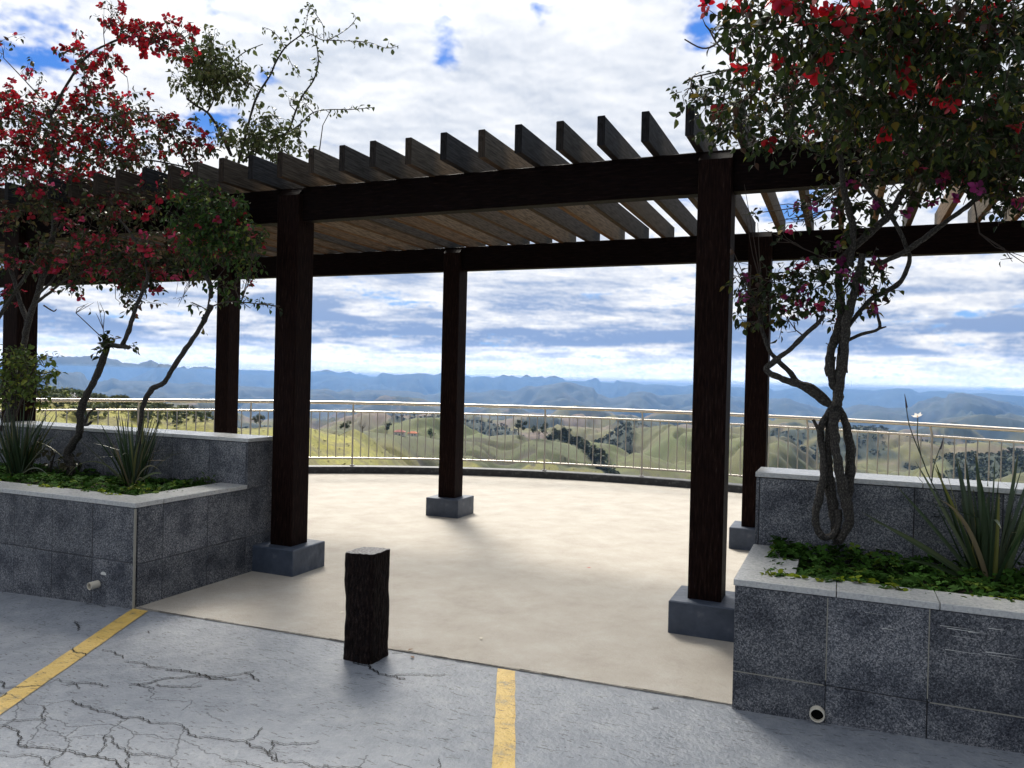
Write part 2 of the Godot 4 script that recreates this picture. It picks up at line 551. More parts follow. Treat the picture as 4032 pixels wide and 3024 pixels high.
func make_sky() -> ImageTexture:
	sky_noise = noise(101, 1.75, 8, 0.58)
	sky_noise.domain_warp_enabled = true
	sky_noise.domain_warp_amplitude = 0.12
	sky_noise.domain_warp_frequency = 1.8
	sky_low = noise(107, 0.75, 4, 0.5)
	sky_fine = noise(109, 11.0, 5, 0.62)
	sky_rows.resize(SKY_H)
	var id := WorkerThreadPool.add_group_task(_sky_row, SKY_H, -1, true)
	WorkerThreadPool.wait_for_group_task_completion(id)
	var all := PackedFloat32Array()
	for j in SKY_H: all.append_array(sky_rows[j])
	sky_rows.clear()
	var im := Image.create_from_data(SKY_W, SKY_H, false, Image.FORMAT_RGBF, all.to_byte_array())
	return ImageTexture.create_from_image(im)

# ------------------------------------------------------------------ land
# ridge lines of the hills, as azimuth and height in degrees seen from the terrace; with a distance each becomes a ridge that stands there
const RIDGE_A := [Vector2(-56.15,0.223),Vector2(-53.95,0.717),Vector2(-52.24,0.754),Vector2(-50.53,0.854),Vector2(-50.00,0.689),Vector2(-49.63,0.642),Vector2(-49.30,0.433),Vector2(-48.38,0.394),Vector2(-47.83,0.600),Vector2(-47.60,0.720),Vector2(-47.39,0.564),Vector2(-46.99,0.324),Vector2(-46.54,0.114),Vector2(-46.09,0.141),Vector2(-45.75,0.257),Vector2(-45.55,0.365),Vector2(-45.48,0.139),Vector2(-44.89,0.287),Vector2(-44.25,0.351),Vector2(-43.43,0.171),Vector2(-37.08,0.165),Vector2(-36.13,0.323),Vector2(-35.30,0.121),Vector2(-34.59,0.248),Vector2(-34.14,0.047),Vector2(-33.88,0.121),Vector2(-33.49,-0.012),Vector2(-32.97,-0.119),Vector2(-31.92,-0.269),Vector2(-27.95,-0.243),Vector2(-26.22,0.140),Vector2(-25.62,-0.019),Vector2(-23.93,-0.297),Vector2(-22.08,-0.345),Vector2(-18.06,-0.425)]
const RIDGE_B := [Vector2(-50.13,-1.151),Vector2(-49.34,-0.910),Vector2(-48.53,-0.458),Vector2(-47.43,0.100),Vector2(-47.05,0.499),Vector2(-46.54,0.429),Vector2(-46.09,0.226),Vector2(-45.17,0.152),Vector2(-44.60,0.026),Vector2(-43.37,-0.188),Vector2(-37.14,-0.071),Vector2(-36.19,-0.020),Vector2(-35.16,-0.133),Vector2(-33.87,-0.255),Vector2(-32.71,-0.118),Vector2(-32.29,0.220),Vector2(-31.93,0.167),Vector2(-31.34,0.057),Vector2(-30.41,0.152),Vector2(-29.29,0.247),Vector2(-28.63,0.113),Vector2(-28.03,0.278),Vector2(-26.35,-0.154),Vector2(-25.49,0.102),Vector2(-24.95,0.150),Vector2(-24.28,0.016),Vector2(-23.48,0.292),Vector2(-23.44,0.283),Vector2(-23.17,0.209),Vector2(-22.90,0.239),Vector2(-22.29,0.074),Vector2(-21.83,0.311),Vector2(-21.42,0.140),Vector2(-20.82,0.240),Vector2(-20.42,0.134),Vector2(-19.88,0.305),Vector2(-19.48,0.232),Vector2(-18.87,-0.068),Vector2(-17.60,-0.083),Vector2(-17.14,0.077),Vector2(-16.94,0.212),Vector2(-16.64,0.207),Vector2(-16.41,-0.111),Vector2(-15.48,-0.133),Vector2(-15.22,0.097),Vector2(-14.95,-0.033),Vector2(-14.10,-0.058),Vector2(-13.31,-0.230),Vector2(-12.46,-0.142),Vector2(-11.49,-0.191),Vector2(-10.46,-0.260),Vector2(-10.02,-0.156),Vector2(-4.71,-0.253),Vector2(-4.32,-0.405),Vector2(-3.24,-0.204),Vector2(-2.10,-0.114),Vector2(-1.34,-0.088),Vector2(-1.05,-0.002),Vector2(-0.60,-0.284),Vector2(0.14,-0.168),Vector2(1.01,-0.158),Vector2(1.81,-0.223),Vector2(2.66,-0.126),Vector2(3.36,-0.024),Vector2(4.05,-0.040),Vector2(4.53,-0.244),Vector2(5.41,-0.141),Vector2(6.41,-0.123),Vector2(7.07,-0.285),Vector2(8.22,-0.197),Vector2(8.98,-0.268),Vector2(10.22,-0.309),Vector2(12.00,-0.339)]
const RIDGE_C := [Vector2(-55.67,-0.227),Vector2(-53.04,-0.111),Vector2(-52.58,-0.309),Vector2(-51.92,-0.225),Vector2(-51.61,-0.297),Vector2(-51.24,-0.798),Vector2(-50.77,-0.891),Vector2(-50.24,-0.771),Vector2(-49.87,-0.583),Vector2(-49.28,-0.763),Vector2(-47.97,-0.736),Vector2(-46.52,-0.798),Vector2(-45.73,-0.902),Vector2(-44.87,-0.728),Vector2(-44.23,-0.904),Vector2(-43.29,-0.943),Vector2(-37.11,-1.120),Vector2(-36.23,-1.040),Vector2(-35.27,-1.263),Vector2(-34.89,-1.078),Vector2(-34.50,-1.035),Vector2(-34.11,-1.267),Vector2(-33.46,-1.073),Vector2(-32.55,-1.052),Vector2(-30.58,-1.086),Vector2(-29.59,-1.157),Vector2(-29.19,-1.352),Vector2(-28.00,-1.140),Vector2(-26.26,-1.057),Vector2(-25.26,-1.119),Vector2(-24.08,-0.847),Vector2(-22.74,-0.953),Vector2(-21.61,-0.481),Vector2(-21.20,-0.541),Vector2(-20.33,-0.422),Vector2(-19.40,-0.223),Vector2(-18.93,-0.148),Vector2(-18.33,-0.228),Vector2(-17.66,-0.443),Vector2(-16.99,-0.498),Vector2(-16.59,-0.954),Vector2(-15.72,-1.249),Vector2(-14.73,-1.118),Vector2(-14.08,-0.809),Vector2(-13.36,-0.687),Vector2(-12.77,-0.791),Vector2(-12.25,-0.972),Vector2(-10.83,-0.858),Vector2(-10.00,-0.769),Vector2(-4.69,-0.968),Vector2(-3.61,-0.888),Vector2(-2.60,-1.208),Vector2(-1.16,-1.589),Vector2(-0.12,-1.511),Vector2(1.11,-1.180),Vector2(2.05,-1.245),Vector2(3.04,-1.366),Vector2(4.08,-1.248),Vector2(4.62,-0.830),Vector2(5.63,-0.539),Vector2(6.09,-0.580),Vector2(6.29,-0.282),Vector2(6.94,-0.196),Vector2(7.91,-0.401),Vector2(8.99,-0.646),Vector2(10.23,-0.978),Vector2(11.43,-1.094)]
const RIDGE_N1 := [Vector2(-57.41,-1.892),Vector2(-56.01,-1.883),Vector2(-53.57,-1.980),Vector2(-51.00,-2.139),Vector2(-48.30,-2.483),Vector2(-45.46,-2.870),Vector2(-43.38,-3.237),Vector2(-40.69,-3.446),Vector2(-39.45,-3.536),Vector2(-37.56,-3.782),Vector2(-36.28,-4.002),Vector2(-34.99,-3.925),Vector2(-34.19,-3.817),Vector2(-33.52,-4.174),Vector2(-33.03,-4.534),Vector2(-31.92,-5.418),Vector2(-30.80,-6.437),Vector2(-29.65,-7.421)]
const RIDGE_N2 := [Vector2(-36.28,-3.838),Vector2(-34.34,-4.050),Vector2(-33.13,-4.170),Vector2(-31.85,-4.241),Vector2(-31.18,-4.299),Vector2(-29.65,-4.345),Vector2(-27.99,-4.452),Vector2(-26.36,-4.369),Vector2(-25.18,-4.312),Vector2(-24.00,-4.206),Vector2(-22.66,-4.154),Vector2(-22.00,-4.071),Vector2(-20.44,-4.401),Vector2(-19.32,-4.588),Vector2(-18.42,-4.827),Vector2(-17.63,-5.003),Vector2(-16.40,-5.617),Vector2(-14.92,-6.692),Vector2(-13.16,-7.639)]
const RIDGE_N3 := [Vector2(-34.97,-4.814),Vector2(-33.14,-3.994),Vector2(-32.17,-3.653),Vector2(-31.19,-3.405),Vector2(-30.21,-3.158),Vector2(-29.55,-3.013),Vector2(-28.55,-3.028),Vector2(-27.95,-3.050),Vector2(-26.41,-3.427),Vector2(-25.53,-3.847),Vector2(-24.51,-4.230),Vector2(-22.97,-4.633)]
const RIDGE_N4 := [Vector2(-16.56,-4.788),Vector2(-15.32,-3.997),Vector2(-14.67,-3.445),Vector2(-14.41,-3.306),Vector2(-13.37,-3.301),Vector2(-12.39,-3.204),Vector2(-11.42,-3.104),Vector2(-10.08,-3.283),Vector2(-7.78,-3.498),Vector2(-4.63,-3.716),Vector2(-4.09,-3.614),Vector2(-3.31,-3.698),Vector2(-2.39,-4.099),Vector2(-1.23,-4.758),Vector2(1.44,-5.685),Vector2(2.41,-6.192)]
const RIDGE_N5 := [Vector2(-19.58,-4.881),Vector2(-18.58,-4.415),Vector2(-17.51,-4.399),Vector2(-15.63,-4.670),Vector2(-13.99,-5.130),Vector2(-12.33,-5.461),Vector2(-10.02,-5.753),Vector2(-7.71,-6.223),Vector2(-5.19,-7.038)]
const RIDGE_N6 := [Vector2(-0.46,-4.853),Vector2(0.82,-4.157),Vector2(2.10,-3.532),Vector2(3.43,-3.270),Vector2(4.13,-3.358),Vector2(5.17,-3.894),Vector2(6.64,-4.387)]
const RIDGE_N7 := [Vector2(2.41,-6.253),Vector2(3.50,-5.777),Vector2(5.06,-5.047),Vector2(6.18,-4.508),Vector2(7.17,-4.321),Vector2(8.33,-4.324),Vector2(9.08,-4.183),Vector2(9.69,-4.047),Vector2(11.05,-4.232),Vector2(14.62,-4.318)]
const RIDGE_N8 := [Vector2(7.20,-6.673),Vector2(8.49,-5.949),Vector2(10.38,-5.128),Vector2(12.43,-4.507),Vector2(14.62,-4.185)]

var ridges := []
var hill_noise: FastNoiseLite
var spur_noise: FastNoiseLite
var rough_noise: FastNoiseLite
var wood_noise: FastNoiseLite
var tone_noise: FastNoiseLite
var fold_noise: FastNoiseLite
var land_rows := []
var land_az := PackedFloat32Array()
var land_d := PackedFloat32Array()

func add_ridge(pts: Array, dist: float, front: float, back: float, spur: float, kind: int) -> void:
	ridges.append({"p": pts, "d": dist, "f": front, "b": back, "s": spur, "k": kind, "a0": pts[0].x, "a1": pts[pts.size() - 1].x})

func ridge_elevation(p: Array, az: float) -> float:
	var lo := 0
	var hi := p.size() - 1
	if az <= p[0].x: return p[0].y
	if az >= p[hi].x: return p[hi].y
	while hi - lo > 1:
		var m := (lo + hi) / 2
		if p[m].x <= az: lo = m
		else: hi = m
	var f: float = (az - p[lo].x) / (p[hi].x - p[lo].x)
	f = lerpf(f, f * f * (3.0 - 2.0 * f), 0.55)
	return lerpf(p[lo].y, p[hi].y, f)

func plain(d: float) -> float:
	if d < 120.0: return lerpf(-3.2, -26.0, clampf((d - 11.0) / 109.0, 0, 1))
	if d < 450.0: return lerpf(-26.0, -78.0, (d - 120.0) / 330.0)
	if d < 1500.0: return lerpf(-78.0, -215.0, (d - 450.0) / 1050.0)
	if d < 4000.0: return lerpf(-215.0, -390.0, (d - 1500.0) / 2500.0)
	return lerpf(-390.0, -430.0, clampf((d - 4000.0) / 4000.0, 0, 1))

# height, and which ridge the point belongs to (-1 open valley)
func land(az: float, d: float) -> Vector3:
	var a := deg_to_rad(az)
	var x := d * sin(a)
	var z := -d * cos(a)
	if (absf(az + 22.87) > 75.0) and d < 60.0: return Vector3(-0.35, -1, 0)
	var h := plain(d)
	var which := -1.0
	var near := 0.0
	var rough := rough_noise.get_noise_2d(x, z)
	var spur := 1.0 - absf(spur_noise.get_noise_2d(x, z)) * 2.2
	if d > 900.0:
		var hn := hill_noise.get_noise_2d(x, z)
		var hills := maxf(0.0, hn * 0.62 + 0.30)
		var ampl := smoothstep(1400.0, 2600.0, d) * (1.0 - 0.55 * smoothstep(5200.0, 8500.0, d))
		h += ampl * (hills * 330.0 + spur * 24.0)
	for i in ridges.size():
		var r: Dictionary = ridges[i]
		if az < r.a0 - 3.0 or az > r.a1 + 3.0: continue
		var wob: float = r.d * (1.0 + 0.05 * sin(az * 0.31 + i * 1.7) + 0.025 * sin(az * 1.13 + i))
		var u: float = (d - wob) / (r.f if d < wob else r.b)
		if absf(u) >= 1.0: continue
		var e := ridge_elevation(r.p, az)
		var end := smoothstep(r.a0 - 3.0, r.a0, az) * (1.0 - smoothstep(r.a1, r.a1 + 3.0, az))
		var crest: float = 1.6 + wob * tan(deg_to_rad(e))
		var prof := 1.0 - absf(u)
		prof = prof * prof * (3.0 - 2.0 * prof) if r.k < 2 else lerpf(prof, prof * prof * (3.0 - 2.0 * prof), 0.5)
		prof += (spur - 0.45) * r.s * prof * (1.0 - prof) * 2.4
		var hh := lerpf(h, crest, clampf(prof, 0.0, 1.05) * end)
		if hh > h + 0.02:
			h = hh
			if prof * end > 0.12:
				which = i
				near = prof * end
	if d > 140.0:
		var fold := absf(fold_noise.get_noise_2d(x, z))
		h -= (1.0 - smoothstep(0.0, 0.15, fold)) * clampf(d * 0.009, 0.0, 12.0) * (1.0 - smoothstep(4000.0, 6000.0, d))
		spur -= (1.0 - smoothstep(0.0, 0.12, fold)) * 0.6
	h += rough * clampf(d * 0.0022, 0.0, 7.0) * (0.25 + 0.75 * smoothstep(60.0, 700.0, d))
	return Vector3(h, which, spur)

func forest(az: float, d: float, x: float, z: float, which: int, spur: float) -> float:
	var w := wood_noise.get_noise_2d(x, z)
	var f := smoothstep(0.02, 0.16, w + 0.10 * (0.55 - spur))
	if d < 620.0: f = smoothstep(0.30, 0.42, w) * (1.0 if az < -48.0 else 0.12)
	elif which >= 0 and ridges[which].k == 1: f *= 0.35
	if d > 5200.0: f = maxf(f, 0.4)
	# the wooded gullies on the nearer hills
	var g := 0.0
	g = maxf(g, 1.0 - absf(az - (-17.2 - (d - 800.0) * 0.016)) / 0.62) if d > 640.0 and d < 1010.0 else g
	g = maxf(g, 1.0 - absf(az + 16.0) / 2.4) if d > 1320.0 and d < 1900.0 else g
	g = maxf(g, 1.15 - absf(az - 9.5) / 4.5) if d > 1250.0 and d < 1700.0 and az > 5.2 else g
	return maxf(f, smoothstep(0.05, 0.35, g + w * 0.5))

func _land_row(j: int) -> void:
	var d := land_d[j]
	var v := PackedVector3Array()
	var c := PackedColorArray()
	v.resize(land_az.size())
	c.resize(land_az.size())
	for i in land_az.size():
		var az := land_az[i]
		var a := deg_to_rad(az)
		var x := d * sin(a)
		var z := -d * cos(a)
		var q := land(az, d)
		var which := int(q.y)
		var fo := forest(az, d, x, z, which, q.z)
		var tn := tone_noise.get_noise_2d(x, z)
		var ro := rough_noise.get_noise_2d(x * 3.1, z * 3.1)
		var col := Color(0.185, 0.165, 0.048).lerp(Color(0.135, 0.175, 0.036), clampf(0.5 + tn * 1.6, 0, 1))
		if d < 700.0: col = col.lerp(Color(0.42, 0.375, 0.05), clampf(0.45 + tn * 1.2 + ro * 0.5, 0, 1))
		elif d > 1400.0: col = col.lerp(Color(0.235, 0.165, 0.13), clampf(0.35 + tn * 1.9, 0, 0.95))
		if which >= 0 and ridges[which].k == 1 and d > 700.0: col = col.lerp(Color(0.135, 0.15, 0.045), 0.55)
		col = col.lerp(Color(0.12, 0.105, 0.06), clampf((ro - 0.02) * 2.2, 0, 0.65) * (1.0 if d < 1100.0 else 0.4))
		# scars of bare earth on the slope below the houses
		if d > 520.0 and d < 900.0 and az > -34.5 and az < -21.0:
			var s := absf(spur_noise.get_noise_2d(x * 2.6 + 400.0, z * 2.6))
			col = col.lerp(Color(0.075, 0.05, 0.035), (1.0 - smoothstep(0.01, 0.055, s)) * 0.85)
			q.x -= (1.0 - smoothstep(0.0, 0.05, s)) * 3.5
		col = col.lerp(Color(0.022, 0.04, 0.024), fo * 0.94)
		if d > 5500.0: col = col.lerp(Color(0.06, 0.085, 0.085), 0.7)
		if fo > 0.3 and d > 900.0: q.x += (ro + 0.5) * 7.0 * fo
		v[i] = Vector3(x, q.x, z)
		c[i] = col
	land_rows[j] = [v, c]

func ground_at(az: float, d: float) -> Vector3:
	var a := deg_to_rad(az)
	return Vector3(d * sin(a), land(az, d).x, -d * cos(a))

func crest_at(az: float, d0: float, d1: float) -> Vector3:
	var best := -1e9
	var at := d0
	for k in 41:
		var d := lerpf(d0, d1, k / 40.0)
		var e := (land(az, d).x - 1.6) / d
		if e > best:
			best = e
			at = d
	return ground_at(az, at)

func make_land() -> void:
	hill_noise = noise(201, 1.0 / 1150.0, 3, 0.42)
	spur_noise = noise(203, 1.0 / 620.0, 3, 0.5)
	rough_noise = noise(205, 1.0 / 60.0, 4, 0.55)
	wood_noise = noise(207, 1.0 / 480.0, 4, 0.5)
	fold_noise = noise(211, 1.0 / 230.0, 3, 0.45)
	tone_noise = noise(209, 1.0 / 260.0, 4, 0.5)
	add_ridge(RIDGE_A, 16000.0, 2600.0, 2400.0, 0.25, 3)
	add_ridge(RIDGE_B, 11500.0, 2200.0, 2200.0, 0.5, 3)
	add_ridge(RIDGE_C, 7500.0, 1500.0, 1800.0, 0.5, 2)
	add_ridge(RIDGE_N6, 2500.0, 620.0, 700.0, 0.5, 2)
	add_ridge(RIDGE_N4, 1500.0, 430.0, 520.0, 0.45, 1)
	add_ridge(RIDGE_N7, 1500.0, 420.0, 500.0, 0.3, 1)
	add_ridge(RIDGE_N3, 1250.0, 300.0, 420.0, 0.15, 1)
	add_ridge(RIDGE_N5, 950.0, 230.0, 300.0, 0.15, 1)
	add_ridge(RIDGE_N8, 950.0, 230.0, 300.0, 0.15, 1)
	add_ridge(RIDGE_N2, 800.0, 330.0, 200.0, 0.12, 1)
	add_ridge(RIDGE_N1, 430.0, 290.0, 130.0, 0.03, 1)
	var az := -68.0
	while az < 24.0:
		land_az.append(az)
		az += 0.105
	while az < 292.001:
		land_az.append(az)
		az += 4.0
	land_az[land_az.size() - 1] = 292.0
	var d := 6.0
	while d < 20000.0:
		land_d.append(d)
		d *= 1.09 if d < 140.0 else (1.0085 if d < 9000.0 else 1.013)
	land_rows.resize(land_d.size())
	var id := WorkerThreadPool.add_group_task(_land_row, land_d.size(), -1, true)
	WorkerThreadPool.wait_for_group_task_completion(id)
	var v := PackedVector3Array()
	var c := PackedColorArray()
	var ix := PackedInt32Array()
	for row: Array in land_rows:
		v.append_array(row[0])
		c.append_array(row[1])
	var w := land_az.size()
	ix.resize((land_d.size() - 1) * (w - 1) * 6)
	var k := 0
	for j in land_d.size() - 1:
		for i in w - 1:
			var p := j * w + i
			ix[k] = p; ix[k + 1] = p + w; ix[k + 2] = p + 1
			ix[k + 3] = p + 1; ix[k + 4] = p + w; ix[k + 5] = p + w + 1
			k += 6
	land_rows.clear()
	var a := []
	a.resize(Mesh.ARRAY_MAX)
	a[Mesh.ARRAY_VERTEX] = v
	a[Mesh.ARRAY_COLOR] = c
	a[Mesh.ARRAY_INDEX] = ix
	var st := SurfaceTool.new()
	st.create_from_arrays(a)
	st.generate_normals()
	struct("hills", st.commit(), M.terrain, "grassy hills and wooded valleys falling away to blue mountain ranges")


# a crown of leaf clumps for trees seen from afar, height one, standing on the origin
func clump_mesh(seed_: int, wide: float, lowest: float, count: int, size: float) -> ArrayMesh:
	var r := RandomNumberGenerator.new()
	r.seed = seed_
	var b := MB.new()
	var lobes: Array[Vector4] = []
	for i in 7:
		var a := r.randf() * TAU
		var q := sqrt(r.randf()) * wide * 0.62
		lobes.append(Vector4(cos(a) * q, lerpf(lowest + 0.18, 0.82, r.randf()), sin(a) * q, r.randf_range(0.13, 0.24)))
	for i in count:
		var l := lobes[i % 7]
		var d := Vector3(r.randfn(), r.randfn() * 0.8, r.randfn()).normalized()
		var p := Vector3(l.x, l.y, l.z) + d * l.w * pow(r.randf(), 0.35)
		var n := (d + Vector3(r.randfn(), r.randfn() + 0.6, r.randfn()) * 0.45).normalized()
		var s := n.cross(Vector3(r.randfn(), r.randfn(), r.randfn())).normalized() * size
		var t := n.cross(s)
		var sh := r.randf_range(0.6, 1.35)
		b.col = Color(sh, sh, sh * r.randf_range(0.8, 1.0))
		b.tri(p - s, p + s * r.randf_range(0.4, 1.0) + t * 0.6, p + t, n)
		b.tri(p - s, p + s * 0.6 - t * 0.8, p + s + t * 0.3, n)
	return b.mesh()

func far_tree(at: Vector3, high: float, kind: int, label: String, tone: Color, called := "tree") -> void:
	var o := thing(called, label, "tree", at, "")
	o.scale = Vector3.ONE * high
	o.rotation.y = at.x * 1.7
	var b := MB.new()
	var r := RandomNumberGenerator.new()
	r.seed = int(absf(at.x) * 13.0) + kind
	tube_into(b, [Vector3(0, -0.08, 0), Vector3(0.01, 0.2, 0), Vector3(-0.01, 0.45, 0.01)], 0.035, 0.02, 5, 0.0, 2)
	for i in (10 if kind == 2 else 5):
		var a := r.randf() * TAU
		var y := r.randf_range(0.22, 0.45)
		var reach := r.randf_range(0.18, 0.34)
		tube_into(b, [Vector3(0, y, 0), Vector3(cos(a) * reach * 0.6, y + 0.14, sin(a) * reach * 0.6), Vector3(cos(a) * reach, y + r.randf_range(0.25, 0.5), sin(a) * reach)], 0.014, 0.004, 4, 0.0, 2, false)
	part("trunk", b.mesh(), M.twig, o)
	if kind < 2:
		var m: StandardMaterial3D = M.far_leaf.duplicate()
		m.albedo_color = lin(tone.r, tone.g, tone.b)
		part("crown", clump_mesh(900 + kind * 31 + int(absf(at.z)) % 97, 0.62 if kind == 0 else 0.42, 0.22 if kind == 0 else 0.1, 420, 0.05), m, o)

func make_far_things() -> void:
	# woods: crowns too many to count, on the wooded slopes of the nearer hills
	var r := RandomNumberGenerator.new()
	r.seed = 77
	var where: Array[Transform3D] = []
	var tint: Array[Color] = []
	var tries := 0
	while where.size() < 5200 and tries < 60000:
		tries += 1
		var d := 620.0 * pow(4.2, r.randf())
		var az := r.randf_range(-58.0, 13.0)
		var a := deg_to_rad(az)
		var q := land(az, d)
		if forest(az, d, d * sin(a), -d * cos(a), int(q.y), q.z) < 0.6: continue
		var s := r.randf_range(5.5, 10.5)
		where.append(Transform3D(Basis.from_euler(Vector3(0, r.randf() * TAU, 0)).scaled(Vector3(s, s * r.randf_range(0.8, 1.2), s)), Vector3(d * sin(a), q.x + (2.0 if d > 900.0 else -0.4), -d * cos(a))))
		var t := r.randf_range(0.6, 1.35)
		tint.append(Color(0.048 * t, 0.062 * t, 0.036 * t))
	tag(scatter("woods", clump_mesh(5, 0.6, 0.0, 46, 0.17), M.far_leaf, where, tint, self), "dark woods filling the gullies and slopes of the valley hills", "woods")
	# a belt of trees along the left hilltop
	where = []
	tint = []
	for i in 620:
		var az := r.randf_range(-59.0, -43.0)
		var d := r.randf_range(395.0, 520.0)
		var s := r.randf_range(2.5, 6.5) * (1.0 if az < -47.0 else 0.75)
		where.append(Transform3D(Basis.from_euler(Vector3(0, r.randf() * TAU, 0)).scaled(Vector3(s, s * r.randf_range(0.8, 1.25), s)), ground_at(az, d)))
		var t := r.randf_range(0.6, 1.6)
		tint.append(Color(0.085 * t, 0.105 * t, 0.04 * t) if r.randf() < 0.65 else Color(0.13 * t, 0.15 * t, 0.03))
	tag(scatter("bushy_woods", clump_mesh(6, 0.6, 0.0, 90, 0.11), M.far_leaf, where, tint, self), "bushy olive-green woods along the left hilltop round the shed", "woods")
	# tussocks and low scrub on the near slopes
	where = []
	tint = []
	for i in 1500:
		var az := r.randf_range(-56.0, -10.0)
		var d := r.randf_range(190.0, 780.0)
		var s := r.randf_range(0.3, 0.85) * (1.0 + d / 900.0)
		if r.randf() < 0.015: s *= 2.0
		where.append(Transform3D(Basis.from_euler(Vector3(0, r.randf() * TAU, 0)).scaled(Vector3(s * 1.3, s * 0.6, s * 1.3)), ground_at(az, d)))
		var t := r.randf_range(0.5, 1.3)
		tint.append(Color(0.19 * t, 0.17 * t, 0.055 * t) if r.randf() < 0.8 else Color(0.05, 0.065, 0.025))
	tag(scatter("scrub", clump_mesh(8, 0.6, 0.0, 36, 0.16), M.far_leaf, where, tint, self), "tussocks and low scrub dotting the nearest yellow-green slopes", "scrub")
	# trees one can tell apart
	far_tree(crest_at(-34.84, 357.0, 493.0), 7.2, 0, "small round tree alone beside the pointed grassy hilltop", Color(0.04, 0.06, 0.03))
	far_tree(crest_at(-31.85, 655.2, 904.8), 12.0, 1, "slim dark tree on the ridge just left of the red-roofed houses", Color(0.04, 0.06, 0.03))
	far_tree(crest_at(-28.7, 663.6, 916.4), 13.0, 1, "pale green tree on the slope right of the red-roofed houses", Color(0.12, 0.16, 0.06))
	far_tree(crest_at(-22.3, 672.0, 928.0), 18.0, 0, "broad spreading tree on the ridge crest, nearest the middle post", Color(0.045, 0.06, 0.035))
	far_tree(crest_at(-20.8, 672.0, 928.0), 17.0, 0, "flat-crowned tree with open limbs at the head of the tree belt", Color(0.05, 0.065, 0.035))
	far_tree(crest_at(-19.3, 672.0, 928.0), 17.0, 0, "tall dark tree where the tree belt starts down the slope", Color(0.045, 0.06, 0.033))
	far_tree(crest_at(-33.6, 403.2, 556.8), 8.0, 2, "bare leafless tree just right of the pointed grassy hilltop", Color.BLACK, "bare_tree")
	far_tree(crest_at(-46.9, 373.8, 516.2), 8.5, 2, "bare grey tree on the hilltop behind the thin curved stem", Color.BLACK, "bare_tree")
	far_tree(crest_at(-44.9, 369.6, 510.4), 5.5, 1, "small dark green tree on the hilltop right of the thin curved stem", Color(0.04, 0.065, 0.03))
	far_tree(crest_at(-40.6, 361.2, 498.8), 8.0, 0, "open grey-green tree below the skyline, left of the front left post", Color(0.07, 0.085, 0.055))
	# houses
	house(crest_at(-30.95, 663.6, 916.4) + Vector3(0, -0.1, 0), 10.5, 8.0, 3.6, "red hipped-roof farmhouse with veranda on the ridge, left of two", lin(0.42, 0.16, 0.14), 0.5)
	house(crest_at(-30.0, 659.4, 910.6) + Vector3(0, -0.1, 0), 9.5, 7.0, 3.0, "orange-roofed low farmhouse on the ridge, right of two", lin(0.62, 0.22, 0.12), 0.35)
	house(crest_at(-52.4, 342.7, 473.3) + Vector3(0, -0.2, 0), 11.0, 7.0, 2.4, "white-roofed shed with pink walls among trees on left hilltop", lin(0.75, 0.72, 0.72), 1.0, lin(0.5, 0.16, 0.18))

func house(at: Vector3, w: float, dp: float, h: float, label: String, roof_col: Color, turn: float, wall_col := Color(0.86, 0.84, 0.82)) -> void:
	var o := thing("farmhouse", label, "house", at)
	o.rotation.y = turn
	var wallm := mat(wall_col, 0.8)
	part("wall", box(Vector3(w, h + 1.0, dp), 0.02), wallm, o, Vector3(0, h / 2.0 - 0.5, 0))
	var b := MB.new()
	var e := Vector3(w / 2.0 + 0.7, 0, dp / 2.0 + 0.7)
	var rh := w * 0.2
	var k := (w - dp) / 2.0 + 0.4
	var ra := Vector3(-k, rh, 0)
	var rb := Vector3(k, rh, 0)
	b.quad(Vector3(-e.x, 0, e.z), Vector3(e.x, 0, e.z), rb, ra, Vector3(0, 0.8, 0.6))
	b.quad(Vector3(-e.x, 0, -e.z), Vector3(e.x, 0, -e.z), rb, ra, Vector3(0, 0.8, -0.6))
	b.tri(Vector3(e.x, 0, e.z), Vector3(e.x, 0, -e.z), rb, Vector3(0.6, 0.8, 0))
	b.tri(Vector3(-e.x, 0, e.z), Vector3(-e.x, 0, -e.z), ra, Vector3(-0.6, 0.8, 0))
	b.quad(Vector3(-e.x, -0.15, e.z), Vector3(e.x, -0.15, e.z), Vector3(e.x, -0.15, -e.z), Vector3(-e.x, -0.15, -e.z), Vector3.DOWN)
	for s: float in [-1.0, 1.0]:
		b.quad(Vector3(-e.x, 0, s * e.z), Vector3(e.x, 0, s * e.z), Vector3(e.x, -0.15, s * e.z), Vector3(-e.x, -0.15, s * e.z), Vector3(0, 0, s))
		b.quad(Vector3(s * e.x, 0, -e.z), Vector3(s * e.x, 0, e.z), Vector3(s * e.x, -0.15, e.z), Vector3(s * e.x, -0.15, -e.z), Vector3(s, 0, 0))
	part("roof", b.mesh(), mat(roof_col, 0.85), o, Vector3(0, h, 0))
	for x: float in [-0.3, 0.0, 0.3]:
		var win := part("window" if x != 0.0 else "door", box(Vector3(1.1, 1.2 if x != 0.0 else 2.0, 0.1), 0.01), mat(lin(0.05, 0.06, 0.07), 0.3), o, Vector3(x * w, h * 0.52 if x != 0.0 else 1.0, dp / 2.0 + 0.03))

func scatter(called: String, mesh: Mesh, m: Material, where: Array[Transform3D], tint: Array[Color], parent: Node, kind := "stuff") -> MultiMeshInstance3D:
	var mm := MultiMesh.new()
	mm.transform_format = MultiMesh.TRANSFORM_3D
	mm.use_colors = true
	mm.mesh = mesh
	mm.instance_count = where.size()
	for i in where.size():
		mm.set_instance_transform(i, where[i])
		mm.set_instance_color(i, tint[i])
	var o := MultiMeshInstance3D.new()
	o.name = numbered(called) if parent == self else called
	o.multimesh = mm
	o.material_override = m
	parent.add_child(o, true)
	o.set_meta("kind", kind)
	return o

# ------------------------------------------------------------------ ground, terrace, kerb, railing
const ARC := Vector2(-2.75, -3.62)
const ARC_R := 8.43

